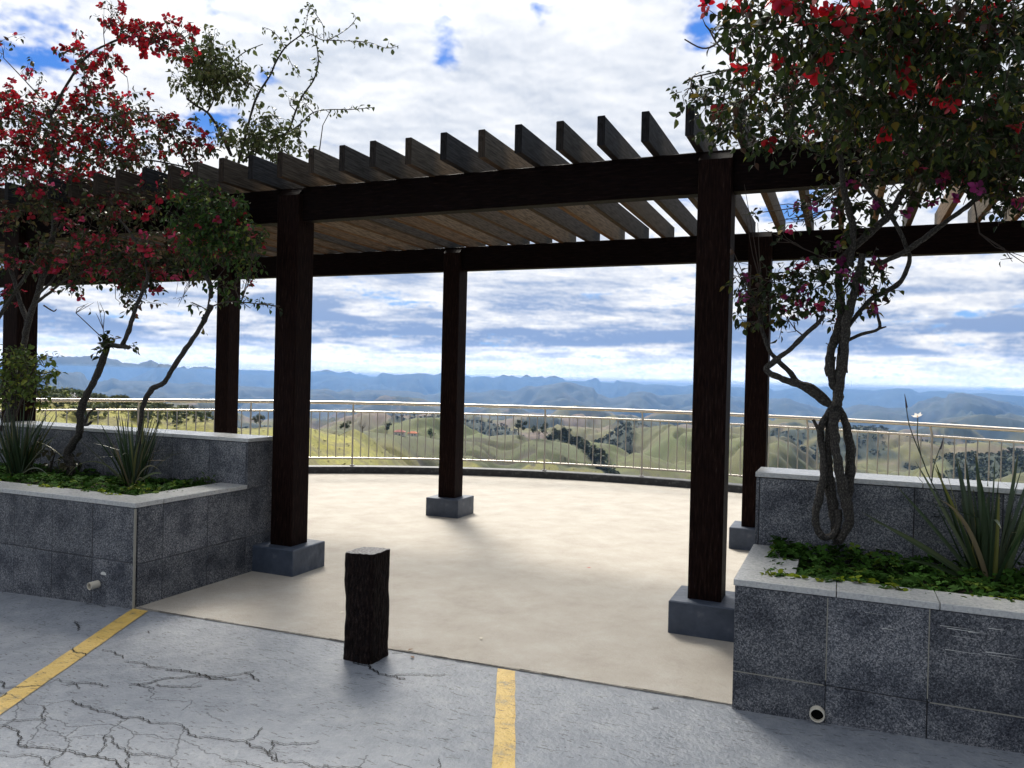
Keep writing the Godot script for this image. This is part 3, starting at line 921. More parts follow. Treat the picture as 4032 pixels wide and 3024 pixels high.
func edge_z(x: float) -> float:
	return -3.985 - 0.041 * (x + 1.7)

func yard_y(x: float) -> float:
	var y := -0.006
	if x < -4.4: y += 0.040 * (x + 4.4)
	if x > -0.45: y += 0.028 * (x + 0.45)
	return clampf(y, -0.25, 0.2)

func on_arc(deg: float, r: float, y: float) -> Vector3:
	var a := deg_to_rad(deg)
	return Vector3(ARC.x + sin(a) * r, y, ARC.y - cos(a) * r)

func make_ground() -> void:
	# asphalt of the parking yard, up to the terrace edge
	var b := MB.new()
	var xs := []
	for i in 57: xs.append(-18.0 + i * 0.5)
	var rows := 28
	for i in xs.size():
		for j in rows + 1:
			var x: float = xs[i]
			var f := pow(j / float(rows), 1.6)
			var z := edge_z(x) - 0.3 + (12.3 - edge_z(x)) * f
			b.v.append(Vector3(x, yard_y(x), z))
			b.n.append(Vector3.UP)
			b.uv.append(Vector2(x, z))
			b.uv2.append(Vector2((x + 6.0) / 8.0, (z + 4.6) / 4.0))
			b.c.append(Color.WHITE)
	for i in xs.size() - 1:
		for j in rows:
			var p := i * (rows + 1) + j
			b.ix.append_array([p, p + rows + 1, p + 1, p + 1, p + rows + 1, p + rows + 2])
	struct("parking_yard", b.mesh(), M.asphalt, "grey painted asphalt yard with a net of cracks in front of the terrace")
	# terrace floor: a disc cut off by the yard
	var poly := PackedVector2Array()
	for k in 121:
		var a := lerpf(-94.0, 94.0, k / 120.0)
		var p := on_arc(a, ARC_R + 0.02, 0.0)
		if p.z < (edge_z(p.x) if p.x > 0.0 else -4.35): poly.append(Vector2(p.x, p.z))
	poly.append(Vector2(5.7, edge_z(5.7) - 0.004))
	poly.append(Vector2(-4.42, edge_z(-4.42) - 0.004))
	poly.append(Vector2(-4.42, -4.3))
	poly.append(Vector2(-11.1, -4.3))
	var tris := Geometry2D.triangulate_polygon(poly)
	var t := MB.new()
	for k in range(0, tris.size(), 3):
		var q: Array[Vector3] = []
		for m in 3: q.append(Vector3(poly[tris[k + m]].x, 0, poly[tris[k + m]].y))
		t.tri(q[0], q[1], q[2], Vector3.UP)
	# a thin front edge, so that the joint with the asphalt is a dark step
	for k in poly.size():
		var p := poly[k]
		var q := poly[(k + 1) % poly.size()]
		var nn := Vector3(q.y - p.y, 0, p.x - q.x).normalized()
		var out := nn if nn.dot(Vector3(p.x - ARC.x, 0, p.y - ARC.y + 3.0)) > 0.0 else -nn
		t.quad(Vector3(p.x, 0, p.y), Vector3(q.x, 0, q.y), Vector3(q.x, -3.6, q.y), Vector3(p.x, -3.6, p.y), out)
	struct("terrace_floor", t.mesh(), M.concrete, "pale cream concrete floor of the round terrace under the pergola")
	# joint line between the two
	var jm := MB.new()
	var r := RandomNumberGenerator.new()
	r.seed = 3
	var px := -4.32
	while px < -0.5:
		var w := r.randf_range(0.0012, 0.0052)
		var x2 := px + r.randf_range(0.04, 0.14)
		var z1 := edge_z(px) + sin(px * 9.0) * 0.004
		var z2 := edge_z(x2) + sin(x2 * 9.0) * 0.004
		jm.quad(Vector3(px, 0.004, z1 - w), Vector3(x2, 0.004, z2 - w * 0.8), Vector3(x2, 0.004, z2 + w * 0.8), Vector3(px, 0.004, z1 + w), Vector3.UP)
		px = x2
	struct("floor_joint", jm.mesh(), M.dark, "dark open joint between the cream terrace floor and grey asphalt")
	# the wider cracks lie open
	var cm := MB.new()
	for q: Array in open_cracks:
		var pts: Array = q[0]
		for i in pts.size() - 1:
			var a: Vector2 = pts[i]
			var c: Vector2 = pts[i + 1]
			var dd := (c - a).normalized()
			var sd := Vector2(-dd.y, dd.x)
			var w0: float = q[1] * r.randf_range(0.25, 1.0) * 0.0029 + 0.0003
			var w1: float = q[1] * r.randf_range(0.25, 1.0) * 0.0029 + 0.0003
			var aw := Vector2(-6.0 + a.x / 256.0, -4.6 + a.y / 256.0) - dd * 0.001
			var cw := Vector2(-6.0 + c.x / 256.0, -4.6 + c.y / 256.0) + dd * 0.001
			if aw.y < edge_z(aw.x) + 0.02 or cw.y < edge_z(cw.x) + 0.02: continue
			var lift := 0.0066 + 0.0002 * (i % 3)
			var p0 := aw + sd * w0
			var p1 := cw + sd * w1
			var p2 := cw - sd * w1
			var p3 := aw - sd * w0
			cm.quad(Vector3(p0.x, yard_y(p0.x) + lift, p0.y), Vector3(p1.x, yard_y(p1.x) + lift, p1.y), Vector3(p2.x, yard_y(p2.x) + lift, p2.y), Vector3(p3.x, yard_y(p3.x) + lift, p3.y), Vector3.UP)
	struct("asphalt_cracks", cm.mesh(), M.dark, "net of open dark cracks across the grey asphalt")
	# yellow bay lines
	line_mark(Vector2(-4.285, -3.865), Vector2(-1.9, 1.2), 0.118, "yellow painted bay line starting at the left planter's corner")
	line_mark(Vector2(-1.668, -4.0 + 0.03), Vector2(0.25, 0.6), 0.094, "yellow painted bay line right of the black timber bollard")
	# kerb
	var k := MB.new()
	var n := 120
	var prof := [Vector2(ARC_R, -0.3), Vector2(ARC_R, 0.100), Vector2(ARC_R + 0.008, 0.108), Vector2(ARC_R + 0.235, 0.108), Vector2(ARC_R + 0.243, 0.100), Vector2(ARC_R + 0.243, -3.6)]
	for i in n:
		var a0 := lerpf(-92.0, 92.0, i / float(n))
		var a1 := lerpf(-92.0, 92.0, (i + 1) / float(n))
		for s in prof.size() - 1:
			var p: Vector2 = prof[s]
			var q: Vector2 = prof[s + 1]
			var mid := deg_to_rad((a0 + a1) / 2.0)
			var dr := q - p
			var rad := Vector3(sin(mid), 0, -cos(mid))
			var nn := (rad * -dr.y + Vector3.UP * dr.x).normalized()
			k.quad(on_arc(a0, p.x, p.y), on_arc(a1, p.x, p.y), on_arc(a1, q.x, q.y), on_arc(a0, q.x, q.y), nn)
	struct("kerb", k.mesh(), M.kerb, "low dark curved kerb under the steel railing")

func line_mark(a: Vector2, b: Vector2, w: float, label: String) -> void:
	var m := MB.new()
	var d := (b - a).normalized()
	var r := RandomNumberGenerator.new()
	r.seed = int(w * 1000)
	var n := 60
	var x_axis := Vector2(1, 0.0)      # the ends run along the terrace edge
	var half := w / absf(d.cross(x_axis)) / 2.0
	var jl := r.randf_range(-1, 1) * 0.004
	for i in n + 1:
		var c := a.lerp(b, i / float(n))
		var jr := r.randf_range(-0.003, 0.003)
		jl = r.randf_range(-0.003, 0.003)
		for s: float in [-1.0, 1.0]:
			var p := c + x_axis * s * half + x_axis * (jl if s < 0.0 else jr)
			m.v.append(Vector3(p.x, yard_y(p.x) + 0.004, p.y - 0.041 * (p.x - c.x) * (1.0 - i / float(n))))
			m.n.append(Vector3.UP)
			m.uv.append(p)
			m.uv2.append(Vector2((p.x + 6.0) / 8.0, (p.y + 4.6) / 4.0))
			m.c.append(Color.WHITE)
		if i < n:
			var q := i * 2
			m.ix.append_array([q, q + 1, q + 2, q + 1, q + 3, q + 2])
	struct("bay_line", m.mesh(), M.yellow, label)

func make_railing() -> void:
	var base := on_arc(-10.0, ARC_R + 0.12, 0.11)
	var o := thing("railing", "curved stainless steel railing round the terrace edge", "railing", base)
	var rad := ARC_R + 0.12
	for spec: Array in [["top_rail", 1.143, 0.027, rad - 0.07], ["middle_rail", 0.998, 0.0155, rad], ["bottom_rail", 0.236, 0.0155, rad]]:
		var pts := []
		for k in 141: pts.append(on_arc(lerpf(-84.0, 72.0, k / 140.0), spec[3], spec[1]) - base)
		part(spec[0], tube(pts, spec[2], spec[2], 12, 0.0, 1), M.steel, o)
	var posts := [-75.6, -64.9, -54.2, -43.4, -32.7, -22.1, -11.5, -0.9, 7.4, 15.7, 26.5, 37.2, 47.9, 58.6, 69.3]
	for i in posts.size():
		var a: float = posts[i]
		var b := MB.new()
		tube_into(b, [on_arc(a, rad, 0.105) - base, on_arc(a, rad, 0.6) - base, on_arc(a, rad, 1.0) - base, on_arc(a, rad - 0.03, 1.06) - base, on_arc(a, rad - 0.07, 1.13) - base], 0.014, 0.012, 10, 0.0, 1)
		var p := part("post", b.mesh(), M.steel_dull, o)
		var foot := CylinderMesh.new()
		foot.top_radius = 0.034
		foot.bottom_radius = 0.042
		foot.height = 0.02
		part("foot_plate", foot, M.steel, p, on_arc(a, rad, 0.119) - base)
		var ring := CylinderMesh.new()
		ring.top_radius = 0.021
		ring.bottom_radius = 0.021
		ring.height = 0.036
		part("collar", ring, M.steel_dull, p, on_arc(a, rad, 0.998) - base)
		if i + 1 < posts.size():
			var n := int(round((posts[i + 1] - a) / 0.885))
			var rod := CylinderMesh.new()
			rod.top_radius = 0.008
			rod.bottom_radius = 0.008
			rod.height = 0.762
			rod.radial_segments = 8
			rod.rings = 1
			if not cache.has("rod"): cache["rod"] = rod
			for k in range(1, n):
				part("baluster", cache["rod"], M.steel_dull, o, on_arc(lerpf(a, posts[i + 1], k / float(n)), rad, 0.617) - base)

# ------------------------------------------------------------------ pergola
func post_mesh(w: float, y0: float, variant: int) -> ArrayMesh:
	# a square post whose front rises to a sloped shoulder before the beam
	var key := ["post", y0, variant]
	if cache.has(key): return cache[key]
	var b := MB.new()
	var h := w / 2.0
	var c := 0.006
	var off := Vector2(variant * 0.417, variant * 0.93)
	var top := 3.035
	var back := 3.092
	var ring := [Vector2(-h + c, h), Vector2(h - c, h), Vector2(h, h - c), Vector2(h, -h + c), Vector2(h - c, -h), Vector2(-h + c, -h), Vector2(-h, -h + c), Vector2(-h, h - c)]
	var run := 0.0
	for i in 8:
		var p: Vector2 = ring[i]
		var q: Vector2 = ring[(i + 1) % 8]
		var e := q - p
		var nn := Vector3(e.y, 0, -e.x).normalized()
		if nn.dot(Vector3(p.x + q.x, 0, p.y + q.y)) < 0.0: nn = -nn
		var ys := []
		for s: Vector2 in [p, q]: ys.append(top + clampf((h - s.y) / 0.055, 0.0, 1.0) * (back - top))
		var steps := 8
		for k in steps:
			var f0 := k / float(steps)
			var f1 := (k + 1) / float(steps)
			var a0 := lerpf(y0, ys[0], f0)
			var a1 := lerpf(y0, ys[0], f1)
			var b0 := lerpf(y0, ys[1], f0)
			var b1 := lerpf(y0, ys[1], f1)
			b.quad(Vector3(p.x, a0, p.y), Vector3(q.x, b0, q.y), Vector3(q.x, b1, q.y), Vector3(p.x, a1, p.y), nn, Vector2(run, a0) + off, Vector2(run + e.length(), b0) + off, Vector2(run + e.length(), b1) + off, Vector2(run, a1) + off)
		run += e.length() + 0.07
	b.quad(Vector3(-h, top, h), Vector3(h, top, h), Vector3(h, back, h - 0.055), Vector3(-h, back, h - 0.055), Vector3(0, 0.7, 0.7))
	b.quad(Vector3(-h, back, h - 0.055), Vector3(h, back, h - 0.055), Vector3(h, back, -h), Vector3(-h, back, -h), Vector3.UP)
	cache[key] = b.mesh()
	return cache[key]

func make_pergola() -> void:
	var at := Vector3(-2.45, 0, -6.66)
	var o := thing("pergola", "dark timber pergola with slanted grey rafters spanning both planters", "pergola", at)
	var k := 0
	var front := [-10.95, -7.46, -4.155, -0.785, 2.6]
	var back := [-7.57, -4.19, -0.775, 2.6]
	for row in 2:
		for x: float in (front if row == 0 else back):
			var z := -5.22 if row == 0 else -8.16
			if row == 1 and x > -2.0: z = -8.05
			k += 1
			var hidden := row == 0 and (x < -5.0 or x > 1.0)
			var p := part("post", post_mesh(0.212, 0.19 if not hidden else 0.5, k % 5), M.wood, o, Vector3(x, 0, z) - at)
			if not hidden:
				var b := MB.new()
				box_into(b, Vector3(0.415, 0.30, 0.42), 0.007)
				part("plinth", box(Vector3(0.415, 0.30, 0.42), 0.007), M.plinth, p, Vector3(0, 0.208 - 0.15, 0))
	# beams: two long timbers, lapped over the posts
	for row in 2:
		var z := -5.17 - 0.055 if row == 0 else -8.105 - 0.055
		var cuts := [-12.6, -4.155, 2.6, 6.0] if row == 0 else [-12.6, -4.19, 2.6, 6.0]
		for i in cuts.size() - 1:
			var l: float = cuts[i + 1] - cuts[i] - 0.002
			var zz := z - 0.055 if row == 1 and i == 1 else z
			part("beam", box(Vector3(l, 0.272, 0.11), 0.006, 0, i + row * 2), M.beam, o, Vector3((cuts[i] + cuts[i + 1]) / 2.0, 2.969, z) - at)
	# rafters
	var r := RandomNumberGenerator.new()
	r.seed = 12
	var x := -1.154 + 0.2825 * 20.0 - 0.0245
	while x > -11.6:
		var v := r.randi() % 6
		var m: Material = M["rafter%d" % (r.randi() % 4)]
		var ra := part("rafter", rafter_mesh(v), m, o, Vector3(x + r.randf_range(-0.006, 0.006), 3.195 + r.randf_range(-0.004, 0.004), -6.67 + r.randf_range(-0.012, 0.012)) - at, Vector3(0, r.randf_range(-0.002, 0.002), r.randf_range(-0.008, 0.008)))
		if absf(x - (-2.0)) < 0.15:
			var hk := []
			for q in 9:
				var a := lerpf(-0.5 * PI, PI, q / 8.0)
				hk.append(Vector3(cos(a) * 0.018, -0.132 - sin(a) * 0.018 - 0.02, 0.45))
			hk.push_front(Vector3(0, -0.09, 0.45))
			part("hook", tube(hk, 0.0035, 0.003, 6, 0.0, 1), M.metal_hook, ra)
		x -= 0.2825

func rafter_mesh(v: int) -> ArrayMesh:
	# 5 x 19 cm board, 3.7 m long, ends greyed where the weather reaches
	var key := ["rafter", v]
	if cache.has(key): return cache[key]
	var b := MB.new()
	var hw := 0.0245
	var hh := 0.095
	var hl := 1.85
	var r := RandomNumberGenerator.new()
	r.seed = 50 + v
	var off := Vector2(r.randf() * 3.0, r.randf() * 3.0)
	var n := 24
	var bow := r.randf_range(-0.004, 0.004)
	var g0 := r.randf_range(0.30, 0.42)
	var g1 := r.randf_range(0.25, 0.36)
	var ring := [Vector2(-hw, -hh + 0.004), Vector2(-hw + 0.004, -hh), Vector2(hw - 0.004, -hh), Vector2(hw, -hh + 0.004), Vector2(hw, hh - 0.004), Vector2(hw - 0.004, hh), Vector2(-hw + 0.004, hh), Vector2(-hw, hh - 0.004)]
	for i in n:
		for k in 8:
			var p: Vector2 = ring[k]
			var q: Vector2 = ring[(k + 1) % 8]
			var nn := Vector3(q.y - p.y, -(q.x - p.x), 0).normalized()
			if nn.dot(Vector3(p.x + q.x, p.y + q.y, 0)) < 0.0: nn = -nn
			var z0 := lerpf(hl, -hl, i / float(n))
			var z1 := lerpf(hl, -hl, (i + 1) / float(n))
			var start := b.v.size()
			var s0 := k * 0.13 + 0.0
			b.quad(Vector3(p.x + bow * sin(z0), p.y, z0), Vector3(q.x + bow * sin(z0), q.y, z0), Vector3(q.x + bow * sin(z1), q.y, z1), Vector3(p.x + bow * sin(z1), p.y, z1), nn,
				Vector2(s0, z0) + off, Vector2(s0 + p.distance_to(q), z0) + off, Vector2(s0 + p.distance_to(q), z1) + off, Vector2(s0, z1) + off)
			for s in range(start, b.v.size()):
				var z := b.v[s].z
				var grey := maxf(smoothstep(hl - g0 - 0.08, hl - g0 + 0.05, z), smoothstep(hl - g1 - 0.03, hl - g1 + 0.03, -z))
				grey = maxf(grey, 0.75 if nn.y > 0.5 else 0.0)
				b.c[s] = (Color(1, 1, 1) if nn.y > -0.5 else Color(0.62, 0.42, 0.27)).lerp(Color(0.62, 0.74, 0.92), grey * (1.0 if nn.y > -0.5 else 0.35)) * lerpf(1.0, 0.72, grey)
	for e: float in [1.0, -1.0]:
		var nn := Vector3(0, 0, e)
		for k in range(1, 7):
			b.tri(Vector3(ring[0].x, ring[0].y, e * hl), Vector3(ring[k].x, ring[k].y, e * hl), Vector3(ring[k + 1].x, ring[k + 1].y, e * hl), nn, off, off + Vector2(0.05, 0), off + Vector2(0.05, 0.19))
			for s in 3: b.c[b.v.size() - 1 - s] = Color(0.22, 0.23, 0.27)
	cache[key] = b.mesh()
	return cache[key]

# ------------------------------------------------------------------ planters
func slab(o: Node3D, lo: Vector3, hi: Vector3, r: RandomNumberGenerator, called := "granite_tile", m: Material = null) -> MeshInstance3D:
	var s := (hi - lo).abs() - Vector3.ONE * 0.0035
	var jit := Vector3(r.randf_range(-0.0008, 0.0008), 0, r.randf_range(-0.0008, 0.0008))
	return part(called, box(s, 0.0018), m if m else M["granite%d" % (r.randi() % 3)], o, (lo + hi) / 2.0 + jit - o.position)

# side: +1 the planter on the left (open end towards +x), -1 the one on the right
func make_planter(left: bool) -> void:
	var r := RandomNumberGenerator.new()
	r.seed = 21 if left else 22
	var zf := -3.86 if left else -3.995
	var zr := -4.93                       # front of the raised back wall
	var zb := -5.256
	var top := 0.707 if left else 0.64
	var rtop := 1.075
	var x0 := -4.344 if left else -0.467  # the end face
	var dir := -1.0 if left else 1.0
	var length := 5.2 if left else 3.6
	var x1 := x0 + dir * length
	var label := "grey granite-tiled planter with raised back wall, left of the terrace opening" if left else "dark granite-tiled planter with raised back wall, right of the terrace opening"
	var o := thing("planter", label, "planter", Vector3(x0, 0, zf), "granite planters")
	var th := 0.022
	var cop := 0.036 if left else 0.034
	var seam := 0.298 if left else 0.184
	var lowest := -0.3
	# masonry core
	var core := MB.new()
	var core_c := func(a: Vector3, b: Vector3) -> void:
		box_into(core, (b - a).abs(), 0.0, 1, Vector2.ZERO, (a + b) / 2.0 - o.position)
	core_c.call(Vector3(x0 + dir * th, lowest, zf - th), Vector3(x1, top - cop - 0.002, zf - 0.2))
	core_c.call(Vector3(x0 + dir * th, lowest, zf - 0.2), Vector3(x0 + dir * 0.25, top - cop - 0.002, zr))
	core_c.call(Vector3(x0 + dir * th, lowest, zr - th), Vector3(x1, rtop - 0.034, zb + th))
	part("masonry", core.mesh(), M.grout, o)
	# front tiles
	var w := 0.3995 if left else 0.4270
	var k := 0
	var x := x0
	while absf(x - x0) < length - 0.01:
		var xa := x + dir * (0.004 if k == 0 and left else 0.0)
		var xb := x + dir * w
		for row in 2:
			var ya := lowest if row == 0 else seam
			var yb := seam if row == 0 else top - cop
			var t := slab(o, Vector3(minf(xa, xb), ya, zf - th), Vector3(maxf(xa, xb), yb, zf), r)
			if not left and row == 1 and k < 5: scrapes(t, r, k, yb - ya)
		x = xb
		k += 1
	# end tiles
	var zs := [zf, -4.10, -4.518, zr, zb] if left else [zf, -4.42, -4.85, zb]
	for i in zs.size() - 1:
		var za: float = zs[i] - (0.004 if i == 0 else 0.0)
		var ze: float = zs[i + 1]
		var xa := minf(x0, x0 + dir * th)
		var xb := maxf(x0, x0 + dir * th)
		if i == 0: za -= th
		slab(o, Vector3(xa, lowest, ze), Vector3(xb, seam - 0.01, za), r)
		slab(o, Vector3(xa, seam - 0.01, ze), Vector3(xb, top - cop, za), r)
	slab(o, Vector3(minf(x0, x0 + dir * th), top - cop, zb), Vector3(maxf(x0, x0 + dir * th), rtop - 0.034, zr - (0.0 if left else 0.0)), r)
	# corner bead of pale grout
	if left:
		part("corner_joint", box(Vector3(0.014, top - cop - 0.01 + 0.3, 0.014), 0.002), M.pale_grout, o, Vector3(x0 - 0.005, (top - cop + lowest) / 2.0, zf - 0.005) - o.position)
	# pale grout in some joints of the right planter
	else:
		for q: Array in [[x0 + w, 0.21, 0.60], [x0 + 2 * w, 0.20, 0.61]]:
			part("grout_line", box(Vector3(0.0042, q[2] - q[1], 0.004), 0.0), M.pale_grout, o, Vector3(q[0], (q[1] + q[2]) / 2.0, zf - 0.0015) - o.position)
		part("grout_line", box(Vector3(w * 0.96, 0.0042, 0.004), 0.0), M.pale_grout, o, Vector3(x0 + w / 2.0, seam, zf - 0.0015) - o.position)
		part("grout_line", box(Vector3(0.62, 0.0042, 0.004), 0.0), M.pale_grout, o, Vector3(x0 + 2 * w + 0.32, seam, zf - 0.0015) - o.position)
	# raised wall tiles
	x = x0 + dir * th
	var rw := 0.3995 if left else 0.4270
	var first := true
	while absf(x - x0) < length - 0.01:
		var xb := x + dir * (rw * (2.0 if not left and first else 1.0) - (th if first else 0.0))
		slab(o, Vector3(minf(x, xb), 0.5, zr - th), Vector3(maxf(x, xb), rtop - 0.034, zr), r)
		slab(o, Vector3(minf(x, xb), lowest, zb), Vector3(maxf(x, xb), rtop - 0.034, zb + th), r)
		x = xb
		first = false
	# copings
	x = x0 - dir * 0.006
	k = 0
	while absf(x - x0) < length - 0.01:
		var xb := x + dir * ((0.47 if k == 0 else 0.43) if not left else (0.8 if k == 0 else 0.8))
		slab(o, Vector3(minf(x, xb), top - cop, zf - 0.235), Vector3(maxf(x, xb), top, zf + 0.006), r, "coping_slab", M.coping)
		slab(o, Vector3(minf(x, xb), rtop - 0.032, zb - 0.006), Vector3(maxf(x, xb), rtop, zr + 0.008), r, "coping_slab", M.coping)
		x = xb
		k += 1
	slab(o, Vector3(minf(x0 - dir * 0.006, x0 + dir * 0.27), top - cop, zr + 0.002), Vector3(maxf(x0 - dir * 0.006, x0 + dir * 0.27), top, zf - 0.237), r, "coping_slab", M.coping)
	# soil
	part("soil", box(Vector3(length - 0.3, 0.5, zf - 0.2 - zr - 0.004), 0.0), M.soil, o, Vector3(x0 + dir * (0.252 + (length - 0.3) / 2.0), top - 0.06 - 0.25, (zf - 0.2 + zr) / 2.0) - o.position)
	# drain pipe
	var pp := MB.new()
	var pr := 0.026 if left else 0.034
	var len := 0.06 if left else 0.03
	for q in 20:
		var a0 := TAU * q / 20
		var a1 := TAU * (q + 1) / 20
		var d0 := Vector3(cos(a0), sin(a0), 0)
		var d1 := Vector3(cos(a1), sin(a1), 0)
		var mid := (d0 + d1).normalized()
		var ri := pr * 0.84
		pp.quad(d0 * pr, d1 * pr, d1 * pr + Vector3(0, 0, -len - 0.1), d0 * pr + Vector3(0, 0, -len - 0.1), mid)
		pp.quad(d0 * ri, d1 * ri, d1 * ri + Vector3(0, 0, -len - 0.1), d0 * ri + Vector3(0, 0, -len - 0.1), -mid)
		pp.quad(d0 * pr, d1 * pr, d1 * ri, d0 * ri, Vector3(0, 0, 1))
	var pa := Vector3(-4.69, 0.118, zf + len) if left else Vector3(-0.073, 0.048, zf + len)
	var pipe := part("drain_pipe", pp.mesh(), M.pvc, o, pa - o.position, Vector3(0.05, -0.12 if left else 0.0, 0))
	var disc := CylinderMesh.new()
	disc.top_radius = pr * 0.83
	disc.bottom_radius = pr * 0.83
	disc.height = 0.004
	part("pipe_bore", disc, mat(lin(0.16, 0.09, 0.04), 0.9) if left else M.dark, pipe, Vector3(0, 0, -len * 0.75), Vector3(PI / 2, 0, 0))
	if left:
		var spot := MB.new()
		for q in 14:
			var a0 := TAU * q / 14
			var a1 := TAU * (q + 1) / 14
			spot.tri(Vector3.ZERO, Vector3(cos(a0) * 0.027, maxf(sin(a0), -0.25) * 0.018, 0), Vector3(cos(a1) * 0.027, maxf(sin(a1), -0.25) * 0.018, 0), Vector3(0, 0, 1))
		part("paint_spot", spot.mesh(), M.white_mark, o, Vector3(-4.625, 0.196, zf + 0.003) - o.position)

func scrapes(t: MeshInstance3D, r: RandomNumberGenerator, k: int, h: float) -> void:
	var n: int = [0, 3, 8, 6, 3][k]
	for i in n:
		var l := r.randf_range(0.03, 0.16)
		var b := MB.new()
		var th := r.randf_range(0.0006, 0.0018)
		b.quad(Vector3(-l / 2, -th, 0), Vector3(l / 2, -th * 0.2, 0), Vector3(l / 2, th * 0.2, 0), Vector3(-l / 2, th, 0), Vector3(0, 0, 1))
		part("scrape", b.mesh(), M.white_mark, t, Vector3(r.randf_range(-0.12, 0.12), h / 2.0 - r.randf_range(0.05, 0.19), 0.0115), Vector3(0, 0, r.randf_range(-0.03, 0.01)))

# ------------------------------------------------------------------ bollard
func make_bollard() -> void:
	var at := Vector3(-2.468, -0.01, -3.80)
	var o := thing("timber_bollard", "short black railway sleeper bollard standing on the asphalt", "bollard", at)
	o.rotation.y = -0.05
	var b := MB.new()
	var rows := 34
	var per := 48
	var f := noise(301, 1.0, 4, 0.6)
	var g := noise(302, 1.0, 2, 0.5)
	var grid := []
	for j in rows + 1:
		var y := 0.615 * j / rows
		var ring: Array[Vector3] = []
		for i in per:
			var a := TAU * i / per + PI / 4
			var c := Vector2(cos(a), sin(a))
			var pw := 9.0
			var rr := 1.0 / pow(pow(absf(c.x), pw) + pow(absf(c.y), pw), 1.0 / pw)
			var p := Vector3(c.x * rr * 0.098, y, c.y * rr * 0.094)
			var lean := 0.002 * sin(y * 9.0)
			var d := f.get_noise_3d(p.x * 14.0, p.y * 3.0, p.z * 14.0) * 0.003 + g.get_noise_3d(p.x * 30.0, p.y * 9.0, p.z * 30.0) * 0.006
			if c.x < -0.5 and y > 0.18 and y < 0.42: d -= 0.007 * sin((y - 0.18) / 0.24 * PI)
			if y < 0.03: d += 0.004
			p += Vector3(c.x, 0, c.y) * d + Vector3(lean, 0, 0)
			if j == rows: p.y += f.get_noise_2d(p.x * 20.0, p.z * 20.0) * 0.006 + p.x * 0.05 - 0.004
			ring.append(p)
		grid.append(ring)
	var st := b
	for j in rows + 1:
		var run := 0.0
		for i in per + 1:
			var p: Vector3 = grid[j][i % per]
			var pn: Vector3 = grid[j][(i + 1) % per]
			var pp: Vector3 = grid[j][(i + per - 1) % per]
			var up: Vector3 = grid[mini(j + 1, rows)][i % per] - grid[maxi(j - 1, 0)][i % per]
			var nn := (up.cross(pn - pp)).normalized()
			if nn.dot(Vector3(p.x, 0, p.z)) < 0.0: nn = -nn
			st.v.append(p)
			st.n.append(nn)
			st.uv.append(Vector2(run, p.y))
			st.c.append(Color.WHITE)
			run += p.distance_to(pn)
	for j in rows:
		for i in per:
			var q := j * (per + 1) + i
			b.ix.append_array([q, q + 1, q + per + 1, q + 1, q + per + 2, q + per + 1])
	part("timber", b.mesh(), M.sleeper, o)
	var t := MB.new()
	var top: Array = grid[rows]
	var mid := Vector3(0.004, 0.613, 0)
	for i in per: t.tri(top[i], top[(i + 1) % per], mid, Vector3.UP)
	part("end_grain", t.mesh(), M.sleeper_top, o)

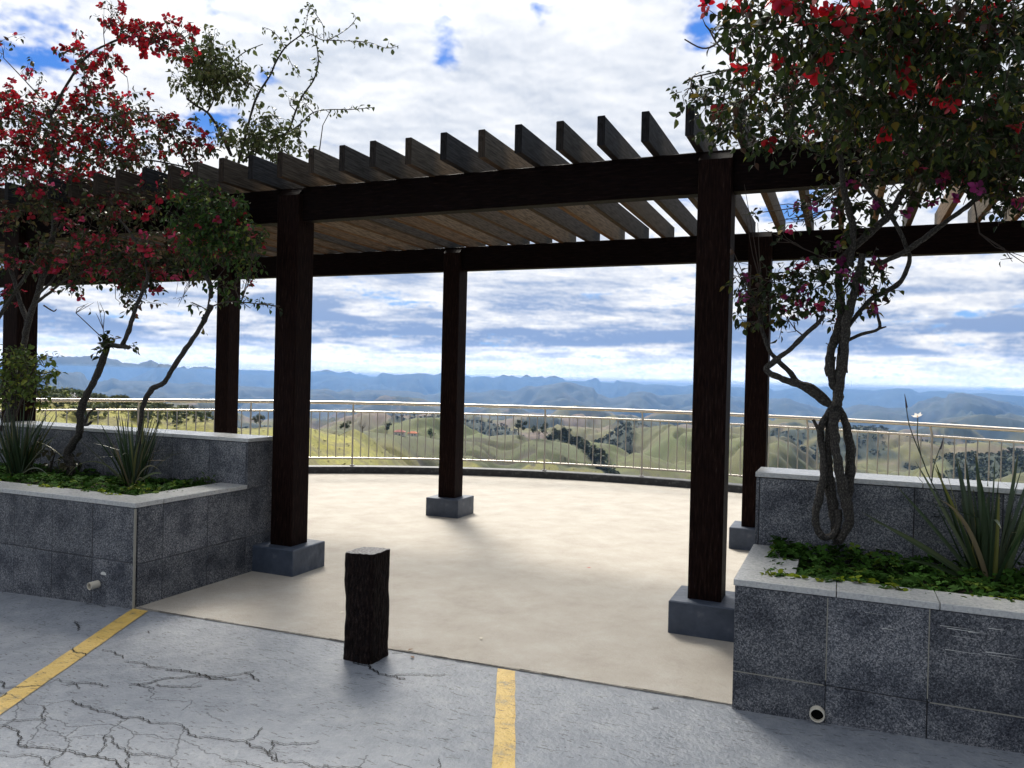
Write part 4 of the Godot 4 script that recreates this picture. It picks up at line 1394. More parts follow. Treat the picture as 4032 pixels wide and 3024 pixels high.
# stems and leafy regions of the plants, in metres
const R_STEMS := [[[Vector3(-0.004,0.720,-4.750),Vector3(-0.022,0.844,-4.750),Vector3(-0.041,0.975,-4.750),Vector3(-0.062,1.107,-4.750),Vector3(-0.069,1.240,-4.750),Vector3(-0.059,1.360,-4.750),Vector3(-0.046,1.427,-4.750),Vector3(-0.032,1.488,-4.750),Vector3(-0.022,1.574,-4.750),Vector3(-0.050,1.613,-4.750),Vector3(-0.061,1.693,-4.750),Vector3(-0.065,1.766,-4.750)],0.026,0.024],
	[[Vector3(-0.068,1.657,-4.750),Vector3(-0.072,1.756,-4.757),Vector3(-0.055,1.838,-4.764),Vector3(-0.024,1.938,-4.771),Vector3(-0.018,2.029,-4.779),Vector3(-0.034,2.166,-4.786),Vector3(-0.032,2.257,-4.793),Vector3(-0.000,2.343,-4.800)],0.024,0.022],
	[[Vector3(-0.037,2.295,-4.800),Vector3(0.020,2.358,-4.757),Vector3(0.114,2.444,-4.714),Vector3(0.213,2.535,-4.671),Vector3(0.262,2.634,-4.629),Vector3(0.339,2.753,-4.586),Vector3(0.399,2.893,-4.543),Vector3(0.426,3.081,-4.500)],0.022,0.012],
	[[Vector3(0.002,0.749,-4.700),Vector3(0.042,0.825,-4.700),Vector3(0.050,0.891,-4.700),Vector3(0.019,1.020,-4.700),Vector3(-0.008,1.149,-4.700),Vector3(-0.028,1.246,-4.700),Vector3(-0.035,1.311,-4.700),Vector3(-0.040,1.377,-4.700),Vector3(-0.040,1.456,-4.700)],0.027,0.024],
	[[Vector3(0.028,0.914,-4.800),Vector3(0.047,1.023,-4.795),Vector3(0.050,1.144,-4.789),Vector3(0.049,1.244,-4.784),Vector3(0.026,1.363,-4.778),Vector3(0.003,1.442,-4.773),Vector3(-0.035,1.481,-4.768),Vector3(-0.110,1.525,-4.762),Vector3(-0.206,1.596,-4.757),Vector3(-0.315,1.634,-4.752),Vector3(-0.387,1.667,-4.746),Vector3(-0.404,1.697,-4.741),Vector3(-0.375,1.728,-4.735),Vector3(-0.336,1.756,-4.730)],0.026,0.016],
	[[Vector3(-0.393,1.705,-4.730),Vector3(-0.346,1.752,-4.730),Vector3(-0.278,1.808,-4.730),Vector3(-0.211,1.881,-4.730),Vector3(-0.137,1.954,-4.730),Vector3(-0.104,1.999,-4.730)],0.015,0.010],
	[[Vector3(-0.077,0.753,-4.690),Vector3(-0.119,0.830,-4.696),Vector3(-0.118,0.909,-4.702),Vector3(-0.099,1.009,-4.708),Vector3(-0.085,1.109,-4.714),Vector3(-0.096,1.241,-4.720),Vector3(-0.111,1.332,-4.726),Vector3(-0.094,1.399,-4.732),Vector3(-0.065,1.454,-4.738),Vector3(-0.029,1.508,-4.744),Vector3(-0.009,1.555,-4.750)],0.021,0.018],
	[[Vector3(-0.096,0.778,-4.670),Vector3(-0.062,0.759,-4.683),Vector3(-0.023,0.787,-4.695),Vector3(-0.001,0.853,-4.707),Vector3(-0.008,0.916,-4.720)],0.020,0.016],
	[[Vector3(-0.023,1.495,-4.720),Vector3(-0.018,1.575,-4.720),Vector3(-0.008,1.674,-4.720),Vector3(-0.004,1.772,-4.720)],0.026,0.024],
	[[Vector3(0.003,1.676,-4.720),Vector3(0.006,1.836,-4.717),Vector3(0.009,1.952,-4.713),Vector3(0.035,2.067,-4.710),Vector3(0.049,2.154,-4.707),Vector3(0.067,2.242,-4.703),Vector3(0.085,2.329,-4.700)],0.024,0.018],
	[[Vector3(0.021,2.269,-4.700),Vector3(0.033,2.440,-4.667),Vector3(0.006,2.566,-4.633),Vector3(-0.026,2.691,-4.600),Vector3(-0.050,2.858,-4.567),Vector3(-0.133,3.003,-4.533),Vector3(-0.183,3.110,-4.500)],0.018,0.012],
	[[Vector3(-0.032,1.595,-4.790),Vector3(-0.022,1.713,-4.790),Vector3(-0.011,1.840,-4.790),Vector3(-0.002,1.967,-4.790)],0.018,0.016],
	[[Vector3(0.007,1.851,-4.750),Vector3(0.088,1.892,-4.750),Vector3(0.176,1.923,-4.750),Vector3(0.167,1.998,-4.750),Vector3(0.150,2.095,-4.750)],0.011,0.006],
	[[Vector3(0.176,1.923,-4.750),Vector3(0.212,1.934,-4.750)],0.008,0.004],
	[[Vector3(0.022,1.936,-4.750),Vector3(0.124,2.078,-4.750),Vector3(0.227,2.138,-4.750),Vector3(0.288,2.197,-4.750),Vector3(0.314,2.284,-4.750),Vector3(0.317,2.327,-4.750)],0.013,0.012],
	[[Vector3(0.317,2.319,-4.750),Vector3(0.264,2.445,-4.713),Vector3(0.205,2.536,-4.675),Vector3(0.131,2.628,-4.637),Vector3(0.065,2.702,-4.600)],0.012,0.010],
	[[Vector3(-0.024,1.459,-4.780),Vector3(-0.102,1.547,-4.780),Vector3(-0.155,1.591,-4.780),Vector3(-0.233,1.617,-4.780),Vector3(-0.296,1.690,-4.780),Vector3(-0.386,1.781,-4.780),Vector3(-0.434,1.894,-4.780),Vector3(-0.454,1.987,-4.780),Vector3(-0.464,2.044,-4.780)],0.018,0.010],
	[[Vector3(0.152,2.272,-4.750),Vector3(0.298,2.339,-4.708),Vector3(0.458,2.461,-4.667),Vector3(0.597,2.569,-4.625),Vector3(0.660,2.637,-4.583),Vector3(0.754,2.779,-4.542),Vector3(0.784,2.961,-4.500)],0.014,0.012],
	[[Vector3(-0.110,1.334,-4.700),Vector3(-0.130,1.379,-4.700),Vector3(-0.149,1.412,-4.700)],0.012,0.008],
	[[Vector3(-0.302,2.963,-3.900),Vector3(-0.261,3.049,-3.900),Vector3(-0.193,3.167,-3.900),Vector3(-0.167,3.246,-3.900),Vector3(-0.113,3.319,-3.900)],0.008,0.014],
	[[Vector3(0.407,3.016,-4.300),Vector3(0.356,3.121,-4.150),Vector3(0.243,3.189,-4.000),Vector3(0.103,3.220,-3.850),Vector3(-0.030,3.240,-3.700)],0.012,0.008],
	[[Vector3(-0.049,2.840,-4.500),Vector3(-0.100,3.032,-4.420),Vector3(-0.180,3.181,-4.340),Vector3(-0.334,3.255,-4.260),Vector3(-0.525,3.233,-4.180),Vector3(-0.756,3.184,-4.100)],0.010,0.004],
	[[Vector3(-0.704,3.168,-3.600),Vector3(-0.623,3.116,-3.600),Vector3(-0.560,3.129,-3.600),Vector3(-0.498,3.199,-3.600)],0.003,0.005],
	[[Vector3(0.393,3.025,-4.300),Vector3(0.452,3.176,-4.133),Vector3(0.555,3.179,-3.967),Vector3(0.616,3.193,-3.800)],0.012,0.008],
	[[Vector3(0.483,2.992,-3.600),Vector3(0.508,3.077,-3.600)],0.014,0.012]]
const R_CROWN := [Vector4(-0.24,2.94,-3.10,0.15),
	Vector4(-0.41,3.01,-3.20,0.12),
	Vector4(-0.07,2.92,-3.20,0.17),
	Vector4(0.10,2.98,-3.40,0.18),
	Vector4(0.29,2.97,-3.50,0.20),
	Vector4(0.48,2.93,-3.50,0.20),
	Vector4(-0.17,2.87,-3.50,0.17),
	Vector4(0.02,2.93,-3.80,0.21),
	Vector4(0.25,2.91,-3.90,0.23),
	Vector4(0.50,2.86,-4.00,0.25),
	Vector4(-0.37,2.93,-3.60,0.15),
	Vector4(-0.58,3.00,-3.90,0.12),
	Vector4(-0.77,3.07,-4.00,0.09),
	Vector4(-0.51,2.93,-4.10,0.14),
	Vector4(-0.31,2.90,-4.20,0.16),
	Vector4(-0.63,2.96,-4.30,0.10),
	Vector4(0.69,2.75,-4.20,0.21),
	Vector4(0.25,2.88,-4.40,0.19),
	Vector4(-0.08,2.96,-4.50,0.15),
	Vector4(0.10,2.91,-4.30,0.16),
	Vector4(0.58,3.03,-3.60,0.15),
	Vector4(0.34,3.05,-3.40,0.16),
	Vector4(0.14,3.05,-3.30,0.14)]
const R_OVER_BEAM := [Vector4(0.44,2.79,-4.50,0.18),
	Vector4(0.67,2.68,-4.50,0.18),
	Vector4(0.57,2.83,-4.50,0.19),
	Vector4(0.77,2.56,-4.50,0.14),
	Vector4(0.36,2.76,-4.70,0.14),
	Vector4(0.16,2.88,-4.80,0.13),
	Vector4(-0.08,2.95,-4.90,0.09)]
const R_UNDER := [Vector4(-0.07,2.62,-4.75,0.17),
	Vector4(-0.20,2.63,-4.75,0.11),
	Vector4(0.09,2.64,-4.75,0.14),
	Vector4(-0.01,2.75,-4.75,0.15),
	Vector4(0.21,2.71,-4.75,0.10),
	Vector4(-0.32,2.55,-4.75,0.08),
	Vector4(-0.52,2.56,-4.75,0.05),
	Vector4(-0.37,2.46,-4.75,0.06),
	Vector4(0.37,2.66,-4.60,0.11),
	Vector4(0.50,2.65,-4.60,0.08),
	Vector4(0.63,2.64,-4.60,0.09),
	Vector4(0.29,2.59,-4.60,0.09),
	Vector4(-0.45,2.60,-4.75,0.04),
	Vector4(0.03,2.46,-4.75,0.10),
	Vector4(-0.07,2.36,-4.75,0.08),
	Vector4(0.76,2.23,-4.40,0.04),
	Vector4(0.76,2.65,-4.40,0.06)]
const R_LOW := [Vector4(-0.46,2.17,-4.75,0.13),
	Vector4(-0.57,2.22,-4.75,0.08),
	Vector4(-0.54,2.06,-4.75,0.09),
	Vector4(-0.31,2.16,-4.75,0.15),
	Vector4(-0.33,2.06,-4.75,0.11),
	Vector4(-0.16,2.19,-4.75,0.14),
	Vector4(0.01,2.21,-4.75,0.13),
	Vector4(0.13,2.20,-4.75,0.11),
	Vector4(0.17,2.10,-4.75,0.08),
	Vector4(-0.48,1.95,-4.75,0.08),
	Vector4(-0.30,1.98,-4.75,0.08),
	Vector4(-0.11,2.05,-4.75,0.12),
	Vector4(0.08,2.03,-4.75,0.08),
	Vector4(-0.23,2.24,-4.75,0.08),
	Vector4(-0.59,2.33,-4.75,0.04),
	Vector4(-0.06,1.95,-4.75,0.05),
	Vector4(0.21,2.23,-4.75,0.05),
	Vector4(-0.10,1.85,-4.75,0.03)]
const L_KINK := [[[Vector3(-6.067,0.678,-4.720),Vector3(-6.081,0.766,-4.720),Vector3(-6.115,0.862,-4.720),Vector3(-6.048,0.964,-4.720),Vector3(-5.980,1.046,-4.720),Vector3(-5.970,1.164,-4.720),Vector3(-5.959,1.262,-4.720),Vector3(-5.894,1.382,-4.720),Vector3(-5.802,1.510,-4.720),Vector3(-5.725,1.656,-4.720),Vector3(-5.675,1.782,-4.720),Vector3(-5.697,1.839,-4.720)],0.034,0.024],
	[[Vector3(-5.682,1.801,-4.720),Vector3(-5.517,1.792,-4.720),Vector3(-5.413,1.782,-4.720)],0.024,0.013],
	[[Vector3(-5.498,1.797,-4.720),Vector3(-5.429,1.916,-4.720),Vector3(-5.393,2.010,-4.720),Vector3(-5.339,2.132,-4.720)],0.018,0.016],
	[[Vector3(-5.337,2.139,-4.720),Vector3(-5.323,2.220,-4.746),Vector3(-5.301,2.322,-4.771),Vector3(-5.313,2.391,-4.797),Vector3(-5.382,2.531,-4.823),Vector3(-5.506,2.674,-4.849),Vector3(-5.670,2.823,-4.874),Vector3(-5.856,2.963,-4.900)],0.016,0.008],
	[[Vector3(-5.889,1.130,-4.700),Vector3(-5.837,1.229,-4.700),Vector3(-5.744,1.276,-4.700)],0.012,0.006],
	[[Vector3(-5.876,1.126,-4.690),Vector3(-5.829,1.133,-4.690),Vector3(-5.800,1.161,-4.690)],0.014,0.008]]
const L_GREEN := [[[Vector3(-5.299,0.815,-4.740),Vector3(-5.298,1.022,-4.740),Vector3(-5.289,1.145,-4.740),Vector3(-5.280,1.287,-4.740),Vector3(-5.232,1.382,-4.740),Vector3(-5.159,1.459,-4.740),Vector3(-5.060,1.490,-4.740),Vector3(-4.988,1.575,-4.740),Vector3(-4.893,1.696,-4.740),Vector3(-4.753,1.852,-4.740),Vector3(-4.662,1.970,-4.740),Vector3(-4.594,2.078,-4.740),Vector3(-4.575,2.123,-4.740)],0.020,0.018],
	[[Vector3(-4.578,2.181,-4.740),Vector3(-4.617,2.274,-4.775),Vector3(-4.712,2.383,-4.810),Vector3(-4.791,2.493,-4.845),Vector3(-4.855,2.632,-4.880),Vector3(-4.928,2.759,-4.915),Vector3(-4.906,2.897,-4.950)],0.018,0.012],
	[[Vector3(-4.582,2.231,-4.740),Vector3(-4.611,2.080,-4.740),Vector3(-4.649,1.992,-4.740),Vector3(-4.664,1.942,-4.740)],0.008,0.006],
	[[Vector3(-4.579,2.105,-4.740),Vector3(-4.434,2.141,-4.740),Vector3(-4.275,2.138,-4.740),Vector3(-4.119,2.123,-4.740),Vector3(-3.906,2.102,-4.740)],0.006,0.003],
	[[Vector3(-4.900,2.914,-5.000),Vector3(-5.024,3.292,-5.250),Vector3(-5.160,3.531,-5.500)],0.014,0.014],
	[[Vector3(-5.110,3.545,-5.500),Vector3(-5.217,3.725,-5.500),Vector3(-5.309,3.860,-5.500),Vector3(-5.402,3.962,-5.500),Vector3(-5.524,4.033,-5.500),Vector3(-5.649,4.117,-5.500)],0.016,0.009],
	[[Vector3(-5.402,3.962,-5.500),Vector3(-5.330,4.068,-5.500),Vector3(-5.320,4.239,-5.500)],0.008,0.004],
	[[Vector3(-5.524,4.033,-5.500),Vector3(-5.468,4.188,-5.500),Vector3(-5.413,4.366,-5.500),Vector3(-5.357,4.496,-5.500)],0.008,0.003],
	[[Vector3(-5.320,4.239,-5.500),Vector3(-5.104,4.393,-5.500),Vector3(-4.948,4.462,-5.500),Vector3(-4.780,4.493,-5.500)],0.006,0.003],
	[[Vector3(-5.031,3.447,-5.500),Vector3(-4.964,3.656,-5.500),Vector3(-4.881,3.932,-5.500),Vector3(-4.813,4.066,-5.500),Vector3(-4.693,4.207,-5.500),Vector3(-4.626,4.324,-5.500),Vector3(-4.525,4.436,-5.500),Vector3(-4.373,4.511,-5.500),Vector3(-4.331,4.546,-5.500)],0.012,0.005],
	[[Vector3(-5.067,3.505,-5.600),Vector3(-4.905,3.621,-5.600),Vector3(-4.692,3.701,-5.600),Vector3(-4.569,3.732,-5.600),Vector3(-4.486,3.907,-5.600),Vector3(-4.420,4.026,-5.600),Vector3(-4.304,4.152,-5.600),Vector3(-4.257,4.285,-5.600),Vector3(-4.269,4.412,-5.600),Vector3(-4.297,4.527,-5.600)],0.012,0.004],
	[[Vector3(-4.551,3.730,-5.600),Vector3(-4.431,3.788,-5.600),Vector3(-4.297,3.872,-5.600),Vector3(-4.112,3.877,-5.600),Vector3(-3.914,3.855,-5.600),Vector3(-3.673,3.847,-5.600)],0.006,0.003],
	[[Vector3(-4.331,4.532,-5.500),Vector3(-4.255,4.500,-5.500),Vector3(-4.104,4.430,-5.500),Vector3(-3.894,4.494,-5.500),Vector3(-3.801,4.573,-5.500)],0.005,0.002],
	[[Vector3(-4.104,4.430,-5.500),Vector3(-3.859,4.388,-5.500),Vector3(-3.669,4.347,-5.500),Vector3(-3.512,4.279,-5.500),Vector3(-3.391,4.281,-5.500)],0.004,0.002],
	[[Vector3(-4.331,4.532,-5.500),Vector3(-4.309,4.639,-5.500),Vector3(-4.295,4.760,-5.500)],0.003,0.002],
	[[Vector3(-4.129,4.448,-5.500),Vector3(-4.140,4.558,-5.500),Vector3(-4.226,4.681,-5.500),Vector3(-4.287,4.773,-5.500)],0.004,0.002],
	[[Vector3(-4.542,4.424,-5.500),Vector3(-4.596,4.516,-5.500),Vector3(-4.686,4.599,-5.500),Vector3(-4.775,4.641,-5.500)],0.004,0.002],
	[[Vector3(-4.505,4.350,-5.500),Vector3(-4.433,4.229,-5.500),Vector3(-4.363,4.151,-5.500)],0.003,0.002]]
const L_RED := [[[Vector3(-7.293,0.996,-4.950),Vector3(-7.207,1.174,-4.950),Vector3(-7.110,1.394,-4.950),Vector3(-7.041,1.655,-4.950),Vector3(-6.998,1.913,-4.950),Vector3(-6.940,2.084,-4.950),Vector3(-6.857,2.254,-4.950),Vector3(-6.788,2.423,-4.950),Vector3(-6.706,2.590,-4.950),Vector3(-6.653,2.840,-4.950),Vector3(-6.637,3.134,-4.950),Vector3(-6.692,3.349,-4.950)],0.030,0.020],
	[[Vector3(-6.975,1.999,-4.950),Vector3(-7.110,2.259,-4.950),Vector3(-7.206,2.478,-4.950),Vector3(-7.314,2.612,-4.950),Vector3(-7.448,2.705,-4.950)],0.020,0.014],
	[[Vector3(-7.321,2.040,-4.900),Vector3(-7.164,2.212,-4.900),Vector3(-7.040,2.338,-4.900),Vector3(-6.918,2.463,-4.900),Vector3(-6.739,2.667,-4.900),Vector3(-6.444,2.903,-4.900)],0.018,0.010],
	[[Vector3(-6.847,2.164,-4.900),Vector3(-6.606,2.286,-4.900),Vector3(-6.430,2.386,-4.900),Vector3(-6.226,2.442,-4.900),Vector3(-6.000,2.516,-4.900)],0.013,0.006],
	[[Vector3(-6.813,2.248,-4.900),Vector3(-6.608,2.370,-4.900),Vector3(-6.435,2.572,-4.900),Vector3(-6.150,2.806,-4.900)],0.012,0.006],
	[[Vector3(-6.693,2.162,-4.900),Vector3(-6.571,2.110,-4.900),Vector3(-6.529,2.126,-4.900)],0.008,0.004],
	[[Vector3(-6.759,3.366,-5.000),Vector3(-6.749,3.663,-5.000),Vector3(-6.773,3.836,-5.000),Vector3(-6.789,3.965,-5.000)],0.016,0.012],
	[[Vector3(-6.776,3.940,-5.000),Vector3(-6.728,3.993,-5.000),Vector3(-6.664,4.090,-5.000),Vector3(-6.536,4.235,-5.000),Vector3(-6.410,4.356,-5.000),Vector3(-6.283,4.429,-5.000),Vector3(-6.111,4.472,-5.000),Vector3(-5.927,4.501,-5.000),Vector3(-5.730,4.495,-5.000),Vector3(-5.551,4.447,-5.000),Vector3(-5.359,4.322,-5.000)],0.014,0.006],
	[[Vector3(-6.316,3.890,-5.000),Vector3(-6.337,4.051,-5.000),Vector3(-6.358,4.235,-5.000),Vector3(-6.379,4.420,-5.000),Vector3(-6.398,4.502,-5.000),Vector3(-6.463,4.534,-5.000)],0.007,0.003],
	[[Vector3(-7.493,3.982,-5.000),Vector3(-7.224,3.930,-5.000),Vector3(-6.960,3.843,-5.000),Vector3(-6.737,3.750,-5.000)],0.006,0.010],
	[[Vector3(-7.455,4.544,-5.000),Vector3(-7.146,4.289,-5.000),Vector3(-6.969,4.137,-5.000),Vector3(-6.794,3.977,-5.000)],0.004,0.008],
	[[Vector3(-6.737,3.750,-5.000),Vector3(-6.452,3.585,-5.000),Vector3(-6.192,3.437,-5.000),Vector3(-5.970,3.318,-5.000)],0.010,0.008],
	[[Vector3(-6.741,3.878,-5.000),Vector3(-6.457,3.734,-5.000),Vector3(-6.203,3.821,-5.000),Vector3(-5.832,3.837,-5.000),Vector3(-5.461,3.818,-5.000)],0.010,0.005],
	[[Vector3(-6.736,3.704,-5.000),Vector3(-6.374,3.692,-5.000),Vector3(-5.974,3.463,-5.000),Vector3(-5.522,3.402,-5.000),Vector3(-5.091,3.302,-5.000)],0.010,0.006],
	[[Vector3(-7.514,4.709,-5.000),Vector3(-7.353,4.734,-5.000),Vector3(-7.159,4.735,-5.000)],0.002,0.001],
	[[Vector3(-5.820,3.957,-5.000),Vector3(-5.816,4.078,-5.000),Vector3(-5.833,4.157,-5.000)],0.003,0.002]]
const L_RED_CROWN := [Vector4(-7.23,3.93,-5.00,0.24),
	Vector4(-6.82,3.93,-5.00,0.21),
	Vector4(-7.09,3.65,-5.00,0.24),
	Vector4(-6.54,3.69,-5.00,0.23),
	Vector4(-6.25,3.84,-5.00,0.23),
	Vector4(-5.93,3.89,-5.00,0.20),
	Vector4(-5.95,3.63,-5.00,0.22),
	Vector4(-5.57,3.65,-5.00,0.22),
	Vector4(-5.28,3.60,-5.00,0.20),
	Vector4(-5.02,3.54,-5.00,0.15),
	Vector4(-5.51,3.43,-5.00,0.18),
	Vector4(-6.29,3.45,-5.00,0.23),
	Vector4(-6.90,3.46,-5.00,0.24),
	Vector4(-5.86,3.44,-5.00,0.20),
	Vector4(-7.31,3.45,-5.00,0.24),
	Vector4(-7.43,4.21,-5.00,0.12),
	Vector4(-7.30,4.13,-5.00,0.11),
	Vector4(-6.31,4.08,-5.00,0.15),
	Vector4(-5.14,3.41,-5.00,0.14),
	Vector4(-4.89,3.49,-5.00,0.08),
	Vector4(-7.35,4.69,-5.00,0.06),
	Vector4(-7.46,4.61,-5.00,0.07),
	Vector4(-7.05,4.38,-5.00,0.07),
	Vector4(-6.95,4.28,-5.00,0.06),
	Vector4(-7.12,4.41,-5.00,0.04)]
const L_RED_ARCH := [Vector4(-6.04,4.78,-5.00,0.07),
	Vector4(-6.13,4.75,-5.00,0.07),
	Vector4(-5.96,4.69,-5.00,0.09),
	Vector4(-5.84,4.58,-5.00,0.11),
	Vector4(-5.70,4.53,-5.00,0.12),
	Vector4(-5.57,4.47,-5.00,0.10),
	Vector4(-5.43,4.43,-5.00,0.12),
	Vector4(-5.49,4.49,-5.00,0.08),
	Vector4(-5.25,4.49,-5.00,0.09),
	Vector4(-5.15,4.46,-5.00,0.06),
	Vector4(-5.07,4.44,-5.00,0.04),
	Vector4(-5.38,4.36,-5.00,0.07),
	Vector4(-6.47,4.60,-5.00,0.06),
	Vector4(-6.50,4.44,-5.00,0.10),
	Vector4(-6.38,4.43,-5.00,0.09),
	Vector4(-6.23,4.34,-5.00,0.13),
	Vector4(-6.09,4.30,-5.00,0.11),
	Vector4(-6.65,4.48,-5.00,0.05),
	Vector4(-5.96,4.28,-5.00,0.07),
	Vector4(-5.19,4.29,-5.00,0.07),
	Vector4(-5.11,4.25,-5.00,0.05),
	Vector4(-6.28,4.16,-5.00,0.08),
	Vector4(-6.65,4.46,-5.00,0.04)]
const L_PINK_LOW := [Vector4(-6.51,3.11,-4.90,0.23),
	Vector4(-6.10,2.92,-4.90,0.22),
	Vector4(-5.87,3.03,-4.90,0.17),
	Vector4(-5.60,2.94,-4.90,0.19),
	Vector4(-5.34,3.04,-4.90,0.16),
	Vector4(-6.38,2.73,-4.90,0.23),
	Vector4(-5.97,2.60,-4.90,0.22),
	Vector4(-5.64,2.44,-4.90,0.22),
	Vector4(-5.35,2.57,-4.90,0.19),
	Vector4(-5.06,2.48,-4.90,0.15),
	Vector4(-6.68,2.58,-4.90,0.19),
	Vector4(-6.25,2.40,-4.90,0.14),
	Vector4(-5.53,2.22,-4.90,0.13),
	Vector4(-4.91,2.38,-4.90,0.11),
	Vector4(-6.94,3.06,-4.90,0.23),
	Vector4(-6.69,3.25,-4.90,0.21),
	Vector4(-6.16,3.17,-4.90,0.16),
	Vector4(-5.17,2.76,-4.90,0.15),
	Vector4(-6.49,2.41,-4.90,0.10),
	Vector4(-5.63,2.23,-4.90,0.09),
	Vector4(-6.13,2.15,-4.90,0.04),
	Vector4(-5.99,2.11,-4.90,0.04),
	Vector4(-7.18,2.60,-4.90,0.15),
	Vector4(-7.25,2.95,-4.90,0.15),
	Vector4(-7.23,2.26,-4.90,0.11),
	Vector4(-5.91,2.43,-4.90,0.12),
	Vector4(-5.48,2.38,-4.90,0.16)]
const L_GREEN_FRONT := [Vector4(-4.68,2.93,-4.80,0.18),
	Vector4(-4.82,2.79,-4.80,0.19),
	Vector4(-4.54,2.78,-4.80,0.20),
	Vector4(-4.30,2.66,-4.80,0.14),
	Vector4(-4.72,2.60,-4.80,0.17),
	Vector4(-4.44,2.52,-4.80,0.15),
	Vector4(-4.23,2.44,-4.80,0.09),
	Vector4(-4.52,2.29,-4.80,0.08),
	Vector4(-4.88,2.98,-4.80,0.11),
	Vector4(-4.42,2.88,-4.80,0.11),
	Vector4(-4.93,2.20,-4.80,0.04),
	Vector4(-4.81,2.14,-4.80,0.04),
	Vector4(-4.43,2.17,-4.80,0.05),
	Vector4(-4.29,2.16,-4.80,0.05),
	Vector4(-4.13,2.13,-4.80,0.04),
	Vector4(-4.02,2.11,-4.80,0.03),
	Vector4(-4.16,2.62,-4.80,0.06),
	Vector4(-4.74,2.35,-4.80,0.07),
	Vector4(-4.32,2.35,-4.80,0.07)]
const L_GREEN_TOP := [Vector4(-5.45,4.36,-5.50,0.21),
	Vector4(-5.23,4.29,-5.50,0.18),
	Vector4(-5.57,4.48,-5.50,0.16),
	Vector4(-5.12,4.15,-5.50,0.14),
	Vector4(-5.76,4.31,-5.50,0.11),
	Vector4(-4.97,4.19,-5.50,0.09),
	Vector4(-5.42,4.17,-5.50,0.14),
	Vector4(-5.35,4.54,-5.50,0.13),
	Vector4(-5.05,4.31,-5.50,0.10),
	Vector4(-4.77,3.70,-5.50,0.17),
	Vector4(-4.49,3.67,-5.50,0.11),
	Vector4(-5.00,3.66,-5.50,0.14),
	Vector4(-4.32,3.52,-5.50,0.07),
	Vector4(-4.69,3.59,-5.50,0.18),
	Vector4(-4.15,3.46,-5.50,0.05),
	Vector4(-5.22,3.75,-5.50,0.09),
	Vector4(-4.60,3.80,-5.50,0.09),
	Vector4(-4.48,3.97,-5.50,0.06),
	Vector4(-4.30,3.91,-5.50,0.06)]
const SHRUB := [Vector4(-6.43,1.57,-4.45,0.16),
	Vector4(-6.26,1.48,-4.45,0.17),
	Vector4(-6.04,1.60,-4.45,0.08),
	Vector4(-6.51,1.37,-4.45,0.16),
	Vector4(-6.11,1.35,-4.45,0.09),
	Vector4(-6.32,1.65,-4.45,0.12),
	Vector4(-5.96,1.69,-4.45,0.05),
	Vector4(-6.49,1.69,-4.45,0.10)]
const MOUND := [Vector4(-6.36,0.83,-4.75,0.15),
	Vector4(-6.54,0.76,-4.75,0.16),
	Vector4(-6.19,0.78,-4.75,0.12),
	Vector4(-6.66,0.85,-4.75,0.14),
	Vector4(-6.02,0.75,-4.75,0.09)]

# ------------------------------------------------------------------ plants
# one leaf: unit length along +z, half width one along x, folded and drooping
func leaf_mesh(kind: int) -> ArrayMesh:
	var key := ["leaf", kind]
	if cache.has(key): return cache[key]
	var b := MB.new()
	var prof: Array
	match kind:
		0: prof = [[0.0, 0.0], [0.16, 0.62], [0.42, 1.0], [0.72, 0.62], [1.0, 0.0]]          # heart-ovate
		1: prof = [[0.0, 0.0], [0.22, 0.8], [0.5, 1.0], [0.8, 0.55], [1.0, 0.0]]
		2: prof = [[0.0, 0.25], [0.3, 0.95], [0.62, 1.0], [0.88, 0.6], [1.0, 0.0]]           # rounded
	for s: float in [-1.0, 1.0]:
		for i in prof.size() - 1:
			var a: float = prof[i][0]
			var c: float = prof[i + 1][0]
			var ya := -a * a * 0.28
			var yc := -c * c * 0.28
			var m0 := Vector3(0, ya, a)
			var m1 := Vector3(0, yc, c)
			var e0 := Vector3(s * prof[i][1], ya + prof[i][1] * 0.30 * 0.5, a)
			var e1 := Vector3(s * prof[i + 1][1], yc + prof[i + 1][1] * 0.30 * 0.5, c)
			var nn := (m1 - m0).cross(e0 - m0 if prof[i][1] > 0.01 else e1 - m0).normalized()
			if nn.y < 0.0: nn = -nn
			if prof[i][1] > 0.01: b.tri(m0, m1, e0, nn)
			if prof[i + 1][1] > 0.01: b.tri(m1, e1, e0 if prof[i][1] > 0.01 else m0, nn)
	cache[key] = b.mesh()
	return cache[key]

# three papery bracts round a tiny pale flower, unit length
func flower_mesh(v: int) -> ArrayMesh:
	var key := ["flower", v]
	if cache.has(key): return cache[key]
	var r := RandomNumberGenerator.new()
	r.seed = 400 + v
	var b := MB.new()
	var open := r.randf_range(0.35, 0.8)
	for k in 3:
		var a := TAU * k / 3.0 + r.randf_range(-0.25, 0.25)
		var out := Vector3(cos(a), 0, sin(a))
		var dir := (Vector3.UP * (1.0 - open) + out * open).normalized()
		var side := dir.cross(Vector3.UP).normalized()
		var nn := side.cross(dir).normalized()
		var w := r.randf_range(0.36, 0.5)
		var mid := dir * 0.5 + nn * 0.10
		var tip := dir * r.randf_range(0.9, 1.1) - nn * 0.12
		var sh := r.randf_range(0.75, 1.15)
		b.col = Color(sh, sh, sh)
		for s: float in [-1.0, 1.0]:
			var e := dir * 0.42 + side * s * w - nn * 0.06
			var e2 := dir * 0.75 + side * s * w * 0.7 - nn * 0.10
			b.tri(Vector3.ZERO, e, mid, nn)
			b.tri(e, e2, mid, nn)
			b.tri(e2, tip, mid, nn)
	cache[key] = b.mesh()
	return cache[key]

